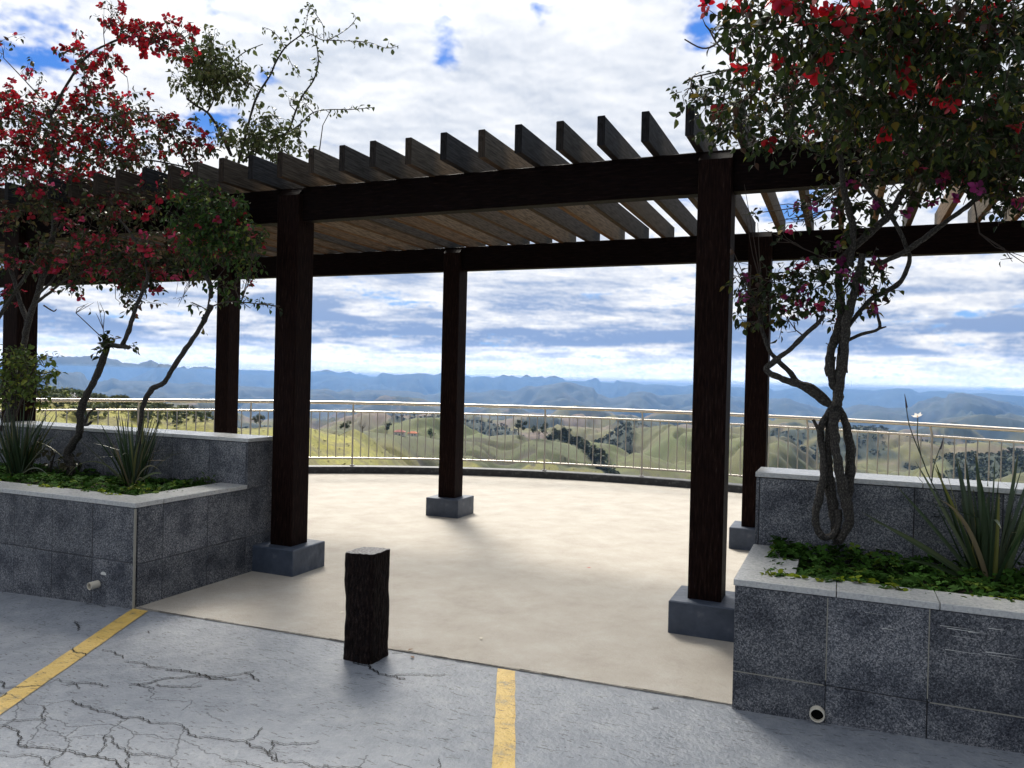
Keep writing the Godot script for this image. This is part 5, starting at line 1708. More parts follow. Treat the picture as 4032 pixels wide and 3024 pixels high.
func leaf_at(p: Vector3, dir: Vector3, n: Vector3, l: float, w: float) -> Transform3D:
	var z := dir.normalized()
	var x := n.cross(z)
	if x.length_squared() < 0.0001: x = Vector3.RIGHT.cross(z)
	x = x.normalized()
	var y := z.cross(x)
	return Transform3D(Basis(x * w, y * l, z * l), p)

# what a plant is made of, gathered before it is built
class Leafage:
	var leaf: Array[Transform3D] = []
	var leaf_tint: Array[Color] = []
	var bloom: Array[Transform3D] = []
	var bloom_tint: Array[Color] = []
	var twigs: Array = []

func pick_leaf(r: RandomNumberGenerator, pal: Array) -> Color:
	var q := r.randf()
	for s: Array in pal:
		if q < s[0]:
			var t := r.randf_range(0.7, 1.35)
			return Color(s[1].r * t, s[1].g * t, s[1].b * t)
		q -= s[0]
	return pal[0][1]

func grow(g: Leafage, r: RandomNumberGenerator, start: Vector3, dir: Vector3, length: float, leaf_l: float, step: float, pal: Array, bloom_share: float, bloom_pal: Array, droop := 0.5, bloom_l := 0.036) -> void:
	var n := int(length / step) + 1
	var p := start
	var d := dir.normalized()
	var pts := [p]
	var turn := Vector3(r.randfn(), r.randfn(), r.randfn()) * 0.16
	var ang := r.randf() * TAU
	for i in n:
		d = (d + turn + Vector3(r.randfn(), r.randfn(), r.randfn()) * 0.14 + Vector3.DOWN * 0.03).normalized()
		p += d * step
		pts.append(p)
		ang += 2.4
		var sd := d.cross(Vector3.UP if absf(d.y) < 0.9 else Vector3.RIGHT).normalized()
		var out := (sd * cos(ang) + d.cross(sd) * sin(ang)).normalized()
		var last := i >= n - 2
		if bloom_share > 0.0 and r.randf() < bloom_share * (1.6 if last else 0.8):
			for k in r.randi_range(1, 3 if last else 2):
				var up := (out + d * 0.5 + Vector3(r.randfn(), r.randfn(), r.randfn()) * 0.6).normalized()
				var l := r.randf_range(0.8, 1.2) * bloom_l
				var bx := up.cross(Vector3(0.3, 0.5, 0.8)).normalized()
				g.bloom.append(Transform3D(Basis(bx * l, up * l, bx.cross(up) * l), p + out * r.randf_range(0.005, 0.028) + up * 0.01))
				var c := pick_leaf(r, bloom_pal)
				g.bloom_tint.append(c)
			if r.randf() < 0.5: continue
		var l2 := leaf_l * r.randf_range(0.55, 1.2)
		var ld := (out * 0.8 + d * 0.35 + Vector3.DOWN * droop * r.randf_range(0.2, 1.3)).normalized()
		g.leaf.append(leaf_at(p + out * 0.008, ld, (Vector3.UP + Vector3(r.randfn(), r.randfn(), r.randfn()) * 0.55).normalized(), l2, l2 * r.randf_range(0.26, 0.36)))
		g.leaf_tint.append(pick_leaf(r, pal))
	g.twigs.append([pts, 0.0028, 0.0012])

# twigs with leaves through round regions of the crown
func fill(g: Leafage, r: RandomNumberGenerator, blobs: Array, per: float, leaf_l: float, pal: Array, bloom_share: float, bloom_pal: Array, droop := 0.5, flat := 0.8, bloom_l := 0.036) -> void:
	for q: Vector4 in blobs:
		var c := Vector3(q.x, q.y, q.z)
		var n := int(ceil(per * pow(q.w / 0.15, 2.0)))
		for i in n:
			var d := Vector3(r.randfn(), r.randfn(), r.randfn()).normalized()
			var s := c + d * Vector3(1, flat, 1) * q.w * pow(r.randf(), 0.5) * 0.72
			var len := q.w * r.randf_range(0.45, 1.05)
			grow(g, r, s, (d + Vector3(r.randfn(), r.randfn() + 0.25, r.randfn()) * 0.7).normalized(), minf(len, 0.34), leaf_l, leaf_l * 0.52, pal, bloom_share, bloom_pal, droop, bloom_l)

func dress(g: Leafage, r: RandomNumberGenerator, pts: Array, from: float, step: float, leaf_l: float, pal: Array, droop := 0.6, side_len := 0.0) -> void:
	# leaves set along a stem
	var total := 0.0
	for i in pts.size() - 1:
		var a: Vector3 = pts[i]
		var b: Vector3 = pts[i + 1]
		var l := a.distance_to(b)
		var t := 0.0
		while t < l:
			if total + t > from:
				var d := (b - a).normalized()
				var out := d.cross(Vector3(r.randfn(), r.randfn(), r.randfn())).normalized()
				var p := a.lerp(b, t / l)
				if side_len > 0.0 and r.randf() < 0.45:
					grow(g, r, p, (out + d * 0.8).normalized(), side_len * r.randf_range(0.4, 1.2), leaf_l, leaf_l * 0.5, pal, 0.0, pal, droop)
				else:
					var l2 := leaf_l * r.randf_range(0.5, 1.15)
					g.leaf.append(leaf_at(p, (out * 0.7 + d * 0.3 + Vector3.DOWN * droop * r.randf()).normalized(), (Vector3.UP + out * 0.3).normalized(), l2, l2 * 0.3))
					g.leaf_tint.append(pick_leaf(r, pal))
			t += step * r.randf_range(0.6, 1.4)
		total += l

func seen(p: Vector3) -> float:
	# distance from the camera if the point falls in the picture, else far
	var q := cam.transform.affine_inverse() * p
	if q.z > -0.1: return 1e6
	var x := q.x / -q.z
	var y := q.y / -q.z
	return -q.z if absf(x) < 0.66 and absf(y) < 0.495 else 1e6 - q.z

# the few hundred that show largest become parts of their own, the rest one mass
func place_pieces(o: Node3D, called: String, mass: String, meshes: Array, m: StandardMaterial3D, where: Array[Transform3D], tint: Array[Color], most: int) -> void:
	var order := []
	for i in where.size(): order.append([seen(where[i].origin), i])
	order.sort()
	var tones := {}
	var rest: Array[Transform3D] = []
	var rest_tint: Array[Color] = []
	var back := Transform3D(Basis(), -o.position)
	for k in order.size():
		var i: int = order[k][1]
		if k < most and order[k][0] < 1e5:
			var c: Color = tint[i]
			var key := Color(snappedf(c.r, 0.03), snappedf(c.g, 0.02), snappedf(c.b, 0.02))
			if not tones.has(key):
				var mm: StandardMaterial3D = m.duplicate()
				var bl := m.backlight.r
				mm.albedo_color = lin(c.r, c.g, c.b)
				var top := maxf(c.r, maxf(c.g, c.b))
				mm.backlight = lin(c.r / top * bl, c.g / top * bl, c.b / top * bl)
				mm.backlight = Color(mm.backlight.r, mm.backlight.g, mm.backlight.b)
				mm.vertex_color_use_as_albedo = true
				mm.backlight = m.backlight
				tones[key] = mm
			var p := part(called, meshes[i % meshes.size()], tones[key], o)
			p.transform = back * where[i]
		else:
			rest.append(back * where[i])
			rest_tint.append(tint[i])
	var per := meshes.size()
	for v in per:
		var w: Array[Transform3D] = []
		var t: Array[Color] = []
		for i in range(v, rest.size(), per):
			w.append(rest[i])
			t.append(rest_tint[i])
		if w.size(): scatter(mass, meshes[v], m, w, t, o)

func build_plant(o: Node3D, stems: Array, g: Leafage, stem_name := "stem", sides := 9, most := 300, leaf_kinds := [0, 1], bloom_name := "flower") -> void:
	for s: Array in stems:
		part(stem_name, tube(moved(s[0], o.position), s[1], s[2], sides, 0.24 if s[1] > 0.012 else 0.08, 4), M.bark if s[1] > 0.008 else M.twig, o)
	if g.twigs.size():
		var b := MB.new()
		for t: Array in g.twigs: tube_into(b, moved(t[0], o.position), t[1], t[2], 4, 0.0, 1, false)
		part("twigs", b.mesh(), M.twig, o).set_meta("kind", "stuff")
	var ms := []
	for k: int in leaf_kinds: ms.append(leaf_mesh(k))
	place_pieces(o, "leaf", "foliage", ms, M.leaf, g.leaf, g.leaf_tint, most)
	if g.bloom.size():
		place_pieces(o, bloom_name, "blossom", [flower_mesh(0), flower_mesh(1), flower_mesh(2)], M.bract, g.bloom, g.bloom_tint, most)

func hang_twigs(stems: Array, g: Leafage, r: RandomNumberGenerator, blobs: Array) -> void:
	# thin shoots from the nearest stem into each leafy region
	for q: Vector4 in blobs:
		var c := Vector3(q.x, q.y, q.z)
		var best := 1e9
		var from := Vector3.ZERO
		for s: Array in stems:
			for p: Vector3 in s[0]:
				var d := p.distance_to(c)
				if d < best:
					best = d
					from = p
		if best < 0.9 and best > 0.05:
			var mid := (from + c) / 2.0 + Vector3(r.randfn(), r.randfn(), r.randfn()) * best * 0.1
			g.twigs.append([[from, mid, c, c + (c - mid) * 0.5], 0.0045, 0.0015])
			for k in 2:
				var e := c + Vector3(r.randfn(), r.randfn(), r.randfn()) * q.w * 0.5
				g.twigs.append([[mid, (mid + e) / 2.0 + Vector3(r.randfn(), r.randfn(), r.randfn()) * 0.02, e], 0.004, 0.0015])

func make_bougainvilleas() -> void:
	var dark := [[0.50, Color(0.015, 0.026, 0.009)], [0.28, Color(0.028, 0.044, 0.011)], [0.12, Color(0.075, 0.09, 0.015)], [0.04, Color(0.15, 0.11, 0.02)], [0.06, Color(0.04, 0.022, 0.015)]]
	var dull := [[0.42, Color(0.040, 0.048, 0.020)], [0.26, Color(0.050, 0.062, 0.022)], [0.22, Color(0.07, 0.035, 0.022)], [0.10, Color(0.11, 0.09, 0.03)]]
	var green := [[0.44, Color(0.022, 0.052, 0.011)], [0.34, Color(0.036, 0.074, 0.015)], [0.17, Color(0.08, 0.12, 0.02)], [0.05, Color(0.14, 0.15, 0.03)]]
	var pale := [[0.45, Color(0.075, 0.095, 0.035)], [0.35, Color(0.10, 0.125, 0.045)], [0.20, Color(0.14, 0.155, 0.06)]]
	var red := [[0.62, Color(0.40, 0.004, 0.012)], [0.24, Color(0.26, 0.003, 0.010)], [0.14, Color(0.42, 0.010, 0.04)]]
	var pink := [[0.45, Color(0.36, 0.010, 0.034)], [0.25, Color(0.42, 0.03, 0.10)], [0.30, Color(0.25, 0.006, 0.02)]]
	var magenta := [[0.7, Color(0.26, 0.02, 0.15)], [0.3, Color(0.36, 0.02, 0.08)]]
	var r := RandomNumberGenerator.new()
	# right planter
	r.seed = 31
	var o := thing("bougainvillea", "big dark bougainvillea with twisted grey stems in the right planter", "bougainvillea", Vector3(0.0, 0.6, -4.75), "bougainvilleas in the planters")
	var g := Leafage.new()
	fill(g, r, R_CROWN, 40.0, 0.043, dark, 0.007, red, 0.55, 0.8, 0.040)
	fill(g, r, R_CROWN.slice(0, 5), 3.0, 0.052, dark, 0.5, red, 0.55, 0.8, 0.044)
	fill(g, r, R_OVER_BEAM, 44.0, 0.043, dark, 0.015, magenta)
	fill(g, r, R_UNDER, 12.0, 0.048, dark, 0.05, magenta, 0.55)
	fill(g, r, R_LOW, 24.0, 0.048, dark, 0.03, magenta, 0.6)
	hang_twigs(R_STEMS, g, r, R_CROWN + R_OVER_BEAM + R_UNDER + R_LOW)
	build_plant(o, R_STEMS, g)

	# left, far end: red crown
	r.seed = 32
	o = thing("bougainvillea", "red-flowering bougainvillea climbing the leftmost post over the rafters", "bougainvillea", Vector3(-6.9, 0.66, -4.9), "bougainvilleas in the planters")
	g = Leafage.new()
	fill(g, r, L_RED_CROWN, 15.0, 0.05, dull, 0.10, red, 0.55, 0.8, 0.042)
	fill(g, r, L_RED_ARCH, 15.0, 0.05, dull, 0.3, red, 0.8, 0.8, 0.044)
	fill(g, r, L_PINK_LOW.slice(0, 22), 13.0, 0.05, dull, 0.06, pink, 0.55, 0.8, 0.044)
	hang_twigs(L_RED, g, r, L_RED_CROWN + L_RED_ARCH + L_PINK_LOW.slice(0, 18))
	build_plant(o, L_RED, g)

	# left, the kinked stem
	r.seed = 33
	o = thing("bougainvillea", "bougainvillea with a kinked dark stem and pink flowers under the beam", "bougainvillea", Vector3(-6.14, 0.66, -4.72), "bougainvilleas in the planters")
	g = Leafage.new()
	fill(g, r, L_PINK_LOW.slice(22), 17.0, 0.05, dark, 0.10, pink)
	fill(g, r, L_PINK_LOW.slice(6, 12), 14.0, 0.05, dark, 0.05, pink)
	var knot: Vector3 = L_KINK[0][0][10]
	for i in 11: grow(g, r, knot, Vector3(r.randfn() * 0.7 + 0.25, 0.9, r.randfn() * 0.5), r.randf_range(0.07, 0.16), 0.058, 0.026, dark, 0.0, pink, 0.1)
	for i in 4: grow(g, r, L_KINK[1][0][2], Vector3(r.randfn() * 0.7, r.randfn() * 0.6 - 0.2, r.randfn() * 0.5), 0.07, 0.05, 0.026, dark, 0.0, pink, 0.5)
	dress(g, r, L_KINK[0][0].slice(9), 0.0, 0.028, 0.062, dark, 0.1, 0.10)
	dress(g, r, L_KINK[1][0].slice(1), 0.05, 0.05, 0.05, dark, 0.6)
	hang_twigs(L_KINK, g, r, L_PINK_LOW.slice(6, 12) + L_PINK_LOW.slice(18))
	build_plant(o, L_KINK, g)
	# left, the slender curved stem with green crown
	r.seed = 34
	o = thing("climbing_shrub", "green-leaved climber with a slender S-curved stem beside the front left post", "climber", Vector3(-5.25, 0.66, -4.74))
	g = Leafage.new()
	fill(g, r, L_GREEN_FRONT, 42.0, 0.046, green, 0.012, pink, 0.5)
	fill(g, r, L_GREEN_TOP, 32.0, 0.052, pale, 0.0, pink, 0.75)
	for k: int in [5, 6, 7, 8]: dress(g, r, L_GREEN[k][0], 0.25, 0.06, 0.05, pale, 0.8, 0.08)
	for k: int in [9, 10]: dress(g, r, L_GREEN[k][0], 0.5, 0.05, 0.055, pale, 0.8, 0.11)
	for k: int in [11, 12, 13, 14, 15, 16, 17]: dress(g, r, L_GREEN[k][0], 0.0, 0.035, 0.046, pale, 0.8, 0.05)
	for k: int in [2, 3]: dress(g, r, L_GREEN[k][0], 0.02, 0.03, 0.042, dark, 0.6, 0.05)
	hang_twigs(L_GREEN, g, r, L_GREEN_FRONT + L_GREEN_TOP)
	build_plant(o, L_GREEN, g)
	# a small shrub and a dark low one at the far left
	r.seed = 35
	var bright := [[0.5, Color(0.085, 0.125, 0.022)], [0.3, Color(0.05, 0.085, 0.02)], [0.2, Color(0.17, 0.19, 0.03)]]
	var sh := SHRUB
	var c0 := Vector3(SHRUB[0].x, SHRUB[0].y, SHRUB[0].z)
	var root := Vector3(c0.x + 0.02, 0.66, c0.z - 0.1)
	o = thing("leafy_shrub", "yellow-green leafy shrub in front of the leftmost post", "shrub", root)
	g = Leafage.new()
	fill(g, r, SHRUB, 30.0, 0.05, bright, 0.0, red, 0.3)
	var st := [[[root, root.lerp(c0, 0.5) + Vector3(-0.05, 0, 0.02), c0, c0 + Vector3(0.02, 0.12, 0)], 0.014, 0.006]]
	for q: Vector4 in SHRUB.slice(1): st.append([[root.lerp(c0, 0.5) + Vector3(-0.05, 0, 0.02), Vector3(q.x, q.y, q.z) * 0.6 + c0 * 0.4, Vector3(q.x, q.y, q.z)], 0.007, 0.003])
	build_plant(o, st, g)
	r.seed = 36
	root = Vector3(MOUND[0].x, 0.64, MOUND[0].z)
	o = thing("low_bush", "low dark tangled bush at the foot of the kinked stem", "bush", root)
	g = Leafage.new()
	fill(g, r, MOUND, 9.0, 0.06, [[0.6, Color(0.03, 0.036, 0.018)], [0.4, Color(0.055, 0.05, 0.028)]], 0.0, red, 0.6, 0.6)
	build_plant(o, [[[root, root + Vector3(0.03, 0.1, 0.02), root + Vector3(0.05, 0.22, 0)], 0.012, 0.006]], g)

# ------------------------------------------------------------------ strap-leaved lilies
func blade_into(b: MB, p0: Vector3, d0: Vector3, length: float, width: float, bend: float, side: Vector3, tint: Color, kink := 0.0) -> void:
	var n := 11
	var p := p0
	var d := d0.normalized()
	var s := (side - d * side.dot(d)).normalized()
	var base := b.v.size()
	for i in n + 1:
		var f := i / float(n)
		var w := width * 0.5 * minf(1.0, 0.75 + f * 1.2) * pow(1.0 - pow(f, 3.2), 0.8)
		var nn := s.cross(d).normalized()
		var t := tint * lerpf(0.85, 1.1, f)
		if f > 0.93: t = t.lerp(Color(0.2, 0.16, 0.07), 0.6)
		for k: float in [-1.0, 0.0, 1.0]:
			b.v.append(p + s * w * k + nn * (absf(k) * w * 0.35))
			b.n.append((nn - s * k * 0.3).normalized())
			b.uv.append(Vector2(k, f))
			b.c.append(t)
		if i < n:
			var q := base + i * 3
			for k in 2: b.ix.append_array([q + k, q + k + 3, q + k + 1, q + k + 1, q + k + 3, q + k + 4])
		d = (d + Vector3.DOWN * bend * (0.35 + f * 1.5) / n + (Vector3.DOWN * kink if i == int(n * 0.55) else Vector3.ZERO)).normalized()
		p += d * length / n

func make_lily(at: Vector3, count: int, tall: float, width: float, label: String, seed_: int, special: Array, spread := 0.42) -> Node3D:
	var r := RandomNumberGenerator.new()
	r.seed = seed_
	var o := thing("lily_clump", label, "lily plant", at, "strap-leaved lilies in the planters")
	for i in count:
		var a := r.randf() * TAU
		var q := sqrt(r.randf())
		var base := Vector3(cos(a) * q * 0.075, -0.02, sin(a) * q * 0.06)
		var out := Vector3(cos(a), 0, sin(a))
		var d := (Vector3.UP + out * r.randf_range(0.05, spread) + Vector3(r.randfn(), 0, r.randfn()) * 0.10).normalized()
		var t := r.randf_range(0.65, 1.3)
		var c := Color(0.022 * t, 0.042 * t, 0.017 * t)
		if r.randf() < 0.16: c = Color(0.10 * t, 0.105 * t, 0.03)
		elif r.randf() < 0.08: c = Color(0.15, 0.12, 0.07)
		var b := MB.new()
		blade_into(b, base, d, tall * r.randf_range(0.55, 1.12), width * r.randf_range(0.75, 1.15), r.randf_range(0.03, 0.45) if r.randf() < 0.85 else r.randf_range(0.6, 1.7), Vector3(-sin(a), 0, cos(a)) + Vector3(r.randfn(), 0, r.randfn()) * 0.5, c, 0.9 if r.randf() < 0.07 else 0.0)
		part("blade", b.mesh(), M.blade, o)
	for s: Array in special:
		var b := MB.new()
		blade_into(b, Vector3(s[0], 0, 0.03), s[1], s[2], width * s[3], s[4], Vector3(s[1].y, -s[1].x, 0.3), s[5])
		part("blade", b.mesh(), M.blade, o)
	return o

func make_bed_plants() -> void:
	make_lily(Vector3(-5.22, 0.665, -4.62), 64, 0.60, 0.017, "strap-leaved lily clump with arching dry blades in the left planter, by the slender curved stem", 61, [
		[-0.04, Vector3(-0.75, 0.62, 0.1), 0.62, 0.9, 0.15, Color(0.045, 0.05, 0.025)], [-0.03, Vector3(-0.5, 0.85, 0.25), 0.62, 1.0, 2.5, Color(0.12, 0.14, 0.06)],
		[0.03, Vector3(0.55, 0.8, 0.15), 0.62, 1.0, 2.3, Color(0.14, 0.13, 0.07)], [0.04, Vector3(0.75, 0.5, 0.2), 0.46, 1.3, 0.6, Color(0.07, 0.095, 0.03)],
		[0.02, Vector3(0.28, 0.95, 0.0), 0.80, 0.8, 0.1, Color(0.028, 0.045, 0.02)], [0.02, Vector3(0.40, 0.9, -0.05), 0.78, 0.6, 0.15, Color(0.10, 0.09, 0.045)], [0.03, Vector3(0.36, 0.93, 0.05), 0.74, 0.5, 0.1, Color(0.08, 0.075, 0.04)],
		[0.0, Vector3(0.22, 0.97, 0.0), 0.70, 0.9, 0.05, Color(0.03, 0.05, 0.02)], [0.03, Vector3(0.6, 0.55, 0.3), 0.35, 0.7, 1.2, Color(0.15, 0.12, 0.07)]])
	make_lily(Vector3(-6.42, 0.665, -4.5), 80, 0.64, 0.017, "dense upright lily clump at the left edge of the left planter", 62, [
		[0.05, Vector3(0.7, 0.6, 0.1), 0.75, 0.5, 0.3, Color(0.07, 0.075, 0.04)], [0.04, Vector3(0.8, 0.45, 0.2), 0.6, 0.8, 0.9, Color(0.06, 0.07, 0.03)]], 0.34)
	var o := make_lily(Vector3(0.72, 0.60, -4.68), 60, 0.64, 0.021, "tall lily clump with a white flower stalk in the right planter", 63, [
		[-0.05, Vector3(-0.80, 0.52, 0.12), 0.66, 1.0, 0.10, Color(0.05, 0.075, 0.035)], [-0.05, Vector3(-0.78, 0.60, 0.15), 0.62, 1.1, 0.35, Color(0.07, 0.09, 0.045)],
		[-0.04, Vector3(-0.62, 0.78, 0.05), 0.64, 1.0, 0.1, Color(0.03, 0.05, 0.022)], [-0.03, Vector3(-0.45, 0.9, 0.0), 0.7, 0.9, 0.12, Color(0.06, 0.08, 0.035)],
		[-0.06, Vector3(-0.85, 0.45, 0.3), 0.4, 1.1, 0.4, Color(0.04, 0.06, 0.03)], [-0.05, Vector3(-0.7, 0.35, 0.4), 0.36, 0.8, 1.4, Color(0.13, 0.15, 0.06)],
		[0.0, Vector3(-0.12, 0.99, 0.0), 0.68, 1.2, 0.02, Color(0.028, 0.05, 0.02)], [0.03, Vector3(0.10, 0.99, 0.05), 0.70, 1.2, 0.02, Color(0.03, 0.05, 0.02)], [0.06, Vector3(0.2, 0.97, 0.05), 0.72, 1.2, 0.05, Color(0.05, 0.08, 0.02)], [-0.03, Vector3(-0.2, 0.97, 0.05), 0.66, 1.1, 0.02, Color(0.026, 0.045, 0.02)]], 0.4)
	# flower stalks
	var stalk := [Vector3(-0.05, 0.0, 0.0), Vector3(-0.16, 0.28, -0.02), Vector3(-0.27, 0.50, -0.03), Vector3(-0.325, 0.64, -0.03), Vector3(-0.385, 0.80, -0.03), Vector3(-0.405, 0.93, -0.03)]
	var p := part("flower_stalk", tube(stalk, 0.0042, 0.0022, 6, 0.0, 3), mat(lin(0.035, 0.05, 0.03), 0.6), o)
	part("bud", tube([Vector3(-0.400, 0.895, -0.03), Vector3(-0.405, 0.93, -0.03), Vector3(-0.412, 0.968, -0.03)], 0.006, 0.001, 6, 0.0, 2), mat(lin(0.03, 0.025, 0.035), 0.6), p)
	part("flower_stalk", tube([Vector3(-0.325, 0.64, -0.03), Vector3(-0.345, 0.74, -0.03), Vector3(-0.345, 0.845, -0.03)], 0.0032, 0.0024, 6, 0.0, 3), mat(lin(0.035, 0.05, 0.03), 0.6), o)
	part("flower_stalk", tube([Vector3(-0.272, 0.50, -0.03), Vector3(-0.262, 0.60, -0.03), Vector3(-0.232, 0.70, -0.03)], 0.0032, 0.0022, 6, 0.0, 3), mat(lin(0.035, 0.05, 0.03), 0.6), o)
	part("bud", tube([Vector3(-0.236, 0.68, -0.03), Vector3(-0.228, 0.71, -0.03), Vector3(-0.222, 0.745, -0.03)], 0.006, 0.001, 6, 0.0, 2), mat(lin(0.03, 0.025, 0.035), 0.6), o)
	var fb := MB.new()
	fb.col = Color(0.75, 0.72, 0.66)
	for k in 6:
		var a := TAU * k / 6.0 + 0.2
		var out := Vector3(cos(a), 0.55, sin(a)).normalized()
		var sd := Vector3(-sin(a), 0, cos(a))
		fb.tri(Vector3.ZERO, out * 0.02 + sd * 0.010, out * 0.034, Vector3.UP)
		fb.tri(Vector3.ZERO, out * 0.034, out * 0.02 - sd * 0.010, Vector3.UP)
	fb.col = Color(0.5, 0.2, 0.03)
	fb.tri(Vector3(-0.005, 0.004, 0), Vector3(0.005, 0.004, 0.003), Vector3(0, 0.012, -0.002), Vector3.UP)
	part("white_flower", fb.mesh(), M.blade, o, Vector3(-0.345, 0.845, -0.03), Vector3(0.4, 0, 0.3))
	# ground cover: rosettes of small rounded leaflets
	var b := MB.new()
	for k in 4:
		var a := TAU * k / 4.0 + 0.3 * k
		var out := Vector3(cos(a), 0, sin(a))
		var sd := Vector3(-sin(a), 0, cos(a))
		var q := [Vector3(0, 0.05, 0), out * 0.45 + sd * 0.36 + Vector3.UP * 0.24, out * 0.85 + sd * 0.22 + Vector3.UP * 0.2, out * 1.0 + Vector3.UP * 0.12, out * 0.85 - sd * 0.22 + Vector3.UP * 0.2, out * 0.45 - sd * 0.36 + Vector3.UP * 0.24]
		var mid := out * 0.55 + Vector3.UP * 0.14
		b.col = Color.WHITE * (0.85 + 0.1 * k)
		for m in 6: b.tri(mid, q[m], q[(m + 1) % 6], Vector3.UP)
	var rosette := b.mesh()
	var r := RandomNumberGenerator.new()
	r.seed = 66
	for side in 2:
		var where: Array[Transform3D] = []
		var tint: Array[Color] = []
		for i in (4600 if side == 0 else 3000):
			var x := r.randf_range(-9.3, -4.52) if side == 0 else r.randf_range(-0.27, 2.4)
			var z := r.randf_range(-4.92, -4.03) if side == 0 else r.randf_range(-4.92, -4.15)
			if side == 1 and r.randf() < 0.14: x = r.randf_range(-0.35, -0.18)
			var soil := 0.64 if side == 0 else 0.575
			var hump := 0.5 + 0.5 * sin(x * 7.0 + z * 5.0) * sin(x * 3.1 - z * 4.0)
			var y := soil + r.randf_range(0.0, 0.045) + hump * 0.035
			var edge := z > (-4.12 if side == 0 else -4.26)
			if side == 1 and z < -4.6: y += 0.05 * r.randf()
			var s := r.randf_range(0.020, 0.036) * (1.15 if side == 1 else 1.0)
			where.append(Transform3D(Basis.from_euler(Vector3(r.randfn() * 0.35, r.randf() * TAU, r.randfn() * 0.35)).scaled(Vector3(s, s, s)), Vector3(x, y, z)))
			var t := r.randf_range(0.6, 1.3)
			var c := Color(0.034, 0.085, 0.014) * t
			if edge and r.randf() < 0.6: c = Color(0.17, 0.22, 0.014) * t
			elif r.randf() < 0.1: c = Color(0.09, 0.14, 0.02) * t
			tint.append(c)
		var label: String = ["low green ground cover filling the left planter bed", "low green clover-like ground cover spilling over the right planter rim"][side]
		tag(scatter("ground_cover", rosette, M.cover, where, tint, self), label, "ground cover")
	# taller bright sprigs at the left planter's corner
	r.seed = 67
	var o2 := thing("weed_sprig", "bright yellow-green weed at the left planter's front corner", "weed", Vector3(-4.86, 0.66, -4.28))
	var g := Leafage.new()
	var bright := [[0.6, Color(0.16, 0.20, 0.02)], [0.4, Color(0.10, 0.16, 0.02)]]
	for i in 16: grow(g, r, o2.position + Vector3(r.randfn() * 0.09, 0, r.randfn() * 0.05), Vector3(r.randfn() * 0.5, 1.0, r.randfn() * 0.4), r.randf_range(0.05, 0.12), 0.032, 0.018, bright, 0.0, bright, 0.1)
	build_plant(o2, [[[o2.position, o2.position + Vector3(-0.02, 0.07, 0), o2.position + Vector3(0.01, 0.13, 0.01)], 0.003, 0.0015]], g, "stem", 5, 300, [2])
	o2 = thing("weed_sprig", "small dark weed against the left planter's back wall", "weed", Vector3(-4.70, 0.66, -4.84))
	g = Leafage.new()
	var dk := [[0.6, Color(0.04, 0.07, 0.02)], [0.4, Color(0.07, 0.10, 0.03)]]
	for i in 12: grow(g, r, o2.position + Vector3(r.randfn() * 0.05, 0, r.randfn() * 0.02), Vector3(r.randfn() * 0.5, 1.0, r.randfn() * 0.4), r.randf_range(0.06, 0.13), 0.035, 0.02, dk, 0.0, dk, 0.1)
	build_plant(o2, [[[o2.position, o2.position + Vector3(0.01, 0.06, 0), o2.position + Vector3(0.0, 0.12, 0.01)], 0.003, 0.0015]], g, "stem", 5, 300, [2])
	# a few fallen leaves and petals
	var spots := [[Vector3(-1.95, 0.008, -6.4), red_c(0)], [Vector3(-2.28, 0.008, -3.98), red_c(1)], [Vector3(-2.22, 0.0, -3.90), red_c(1)], [Vector3(-3.05, 0.008, -4.4), red_c(2)], [Vector3(-2.0, 0.008, -4.35), red_c(2)]]
	for i in spots.size():
		var b2 := MB.new()
		var s := 0.022
		b2.col = spots[i][1]
		b2.tri(Vector3(-s, 0, 0), Vector3(0, 0.004, s * 0.5), Vector3(s, 0.001, 0), Vector3.UP)
		b2.tri(Vector3(-s, 0, 0), Vector3(0, 0.004, -s * 0.5), Vector3(s, 0.001, 0), Vector3.UP)
		var ps: Vector3 = spots[i][0]
		var names2 := ["tiny red petal lying mid terrace", "dry brown leaf on the terrace edge right of the bollard", "dry brown leaf on the asphalt beside the bollard's foot", "pale leaf scrap on the concrete left of the bollard", "pale leaf scrap on the concrete right of the bollard"]
		var lf := part("fallen_leaf", b2.mesh(), M.leaf, self, ps, Vector3(0, i * 1.3, 0))
		tag(lf, names2[i], "fallen leaf", "leaves fallen on the floor")

func red_c(k: int) -> Color:
	return [Color(0.4, 0.01, 0.02), Color(0.2, 0.12, 0.07), Color(0.5, 0.45, 0.36)][k]

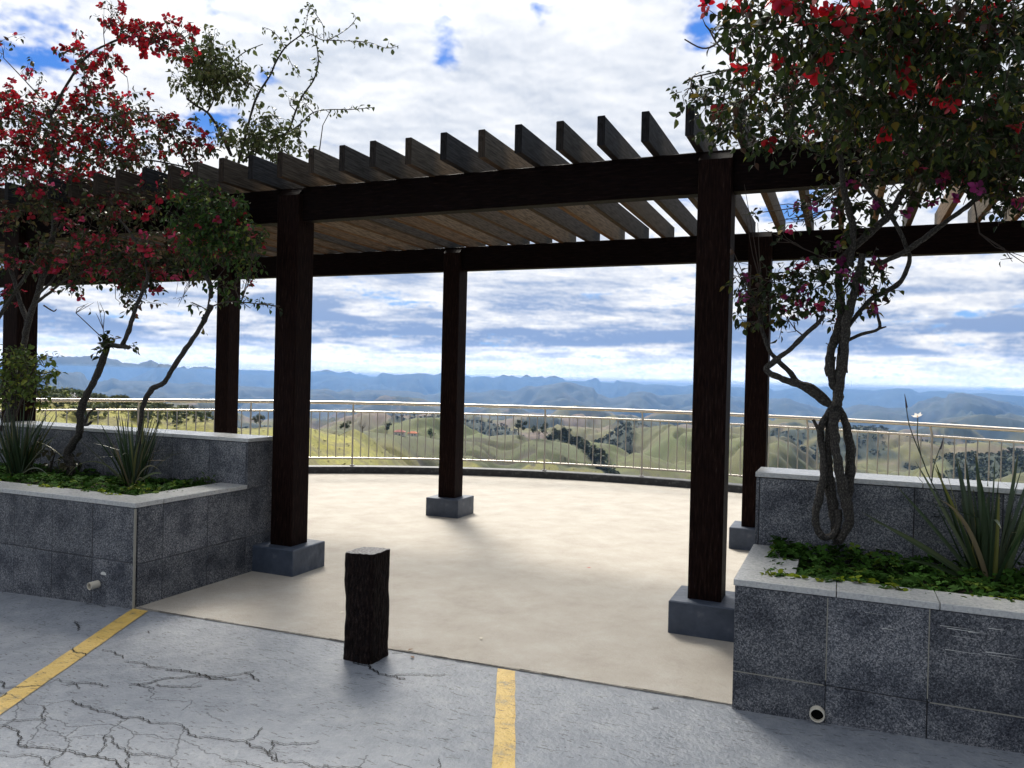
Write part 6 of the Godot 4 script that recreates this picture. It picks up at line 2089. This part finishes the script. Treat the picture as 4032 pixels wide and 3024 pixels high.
# the blue haze that lies in the wide valley from a few kilometres out, up to a little above the crests
func make_haze() -> void:
	var f := FogVolume.new()
	f.name = "valley_haze"
	f.shape = RenderingServer.FOG_VOLUME_SHAPE_BOX
	f.size = Vector3(30000.0, 510.0, 7200.0)
	var a := deg_to_rad(-22.87)
	f.position = Vector3(sin(a) * 7700.0, -228.0, -cos(a) * 7700.0)
	f.rotation.y = -a
	var m := FogMaterial.new()
	m.albedo = lin(0.26, 0.52, 0.99)
	m.density = 0.000115
	f.material = m
	add_child(f)
	tag(f, "blue haze lying in the wide valley before the far mountain ranges", "haze", "", "stuff")

# ------------------------------------------------------------------ the scene
func _ready() -> void:
	cam = Camera3D.new()
	cam.name = "camera"
	cam.position = EYE
	cam.rotation_degrees = Vector3(-0.39, 22.87, 1.37)
	cam.fov = 52.2
	cam.near = 0.05
	cam.far = 60000.0
	add_child(cam)
	var a := deg_to_rad(SUN_AZ)
	var e := deg_to_rad(SUN_EL)
	sun_dir = Vector3(sin(a) * cos(e), sin(e), -cos(a) * cos(e))
	var env := Environment.new()
	env.background_mode = Environment.BG_SKY
	var sm := PanoramaSkyMaterial.new()
	sm.panorama = make_sky()
	sm.energy_multiplier = 1.0
	env.sky = Sky.new()
	env.sky.sky_material = sm
	env.tonemap_mode = Environment.TONE_MAPPER_LINEAR
	env.tonemap_exposure = 1.42
	env.sdfgi_enabled = true
	env.ssao_enabled = true
	env.ssil_enabled = true
	env.fog_enabled = true
	env.fog_density = 0.00004
	env.fog_light_color = lin(0.25, 0.50, 1.0)
	env.volumetric_fog_enabled = true
	env.volumetric_fog_density = 0.0
	var we := WorldEnvironment.new()
	we.name = "world"
	we.environment = env
	add_child(we)
	var sun := DirectionalLight3D.new()
	sun.name = "sun"
	sun.light_energy = 0.5
	sun.light_color = Color(1.0, 0.95, 0.87)
	sun.light_angular_distance = 10.0
	sun.shadow_enabled = true
	sun.look_at_from_position(sun_dir * 50.0, Vector3.ZERO, Vector3.UP)
	add_child(sun)

	make_materials()
	make_ground()
	make_land()
	make_railing()
	make_pergola()
	make_planter(true)
	make_planter(false)
	make_bollard()
	make_far_things()
	make_haze()
	make_bougainvilleas()
	make_bed_plants()
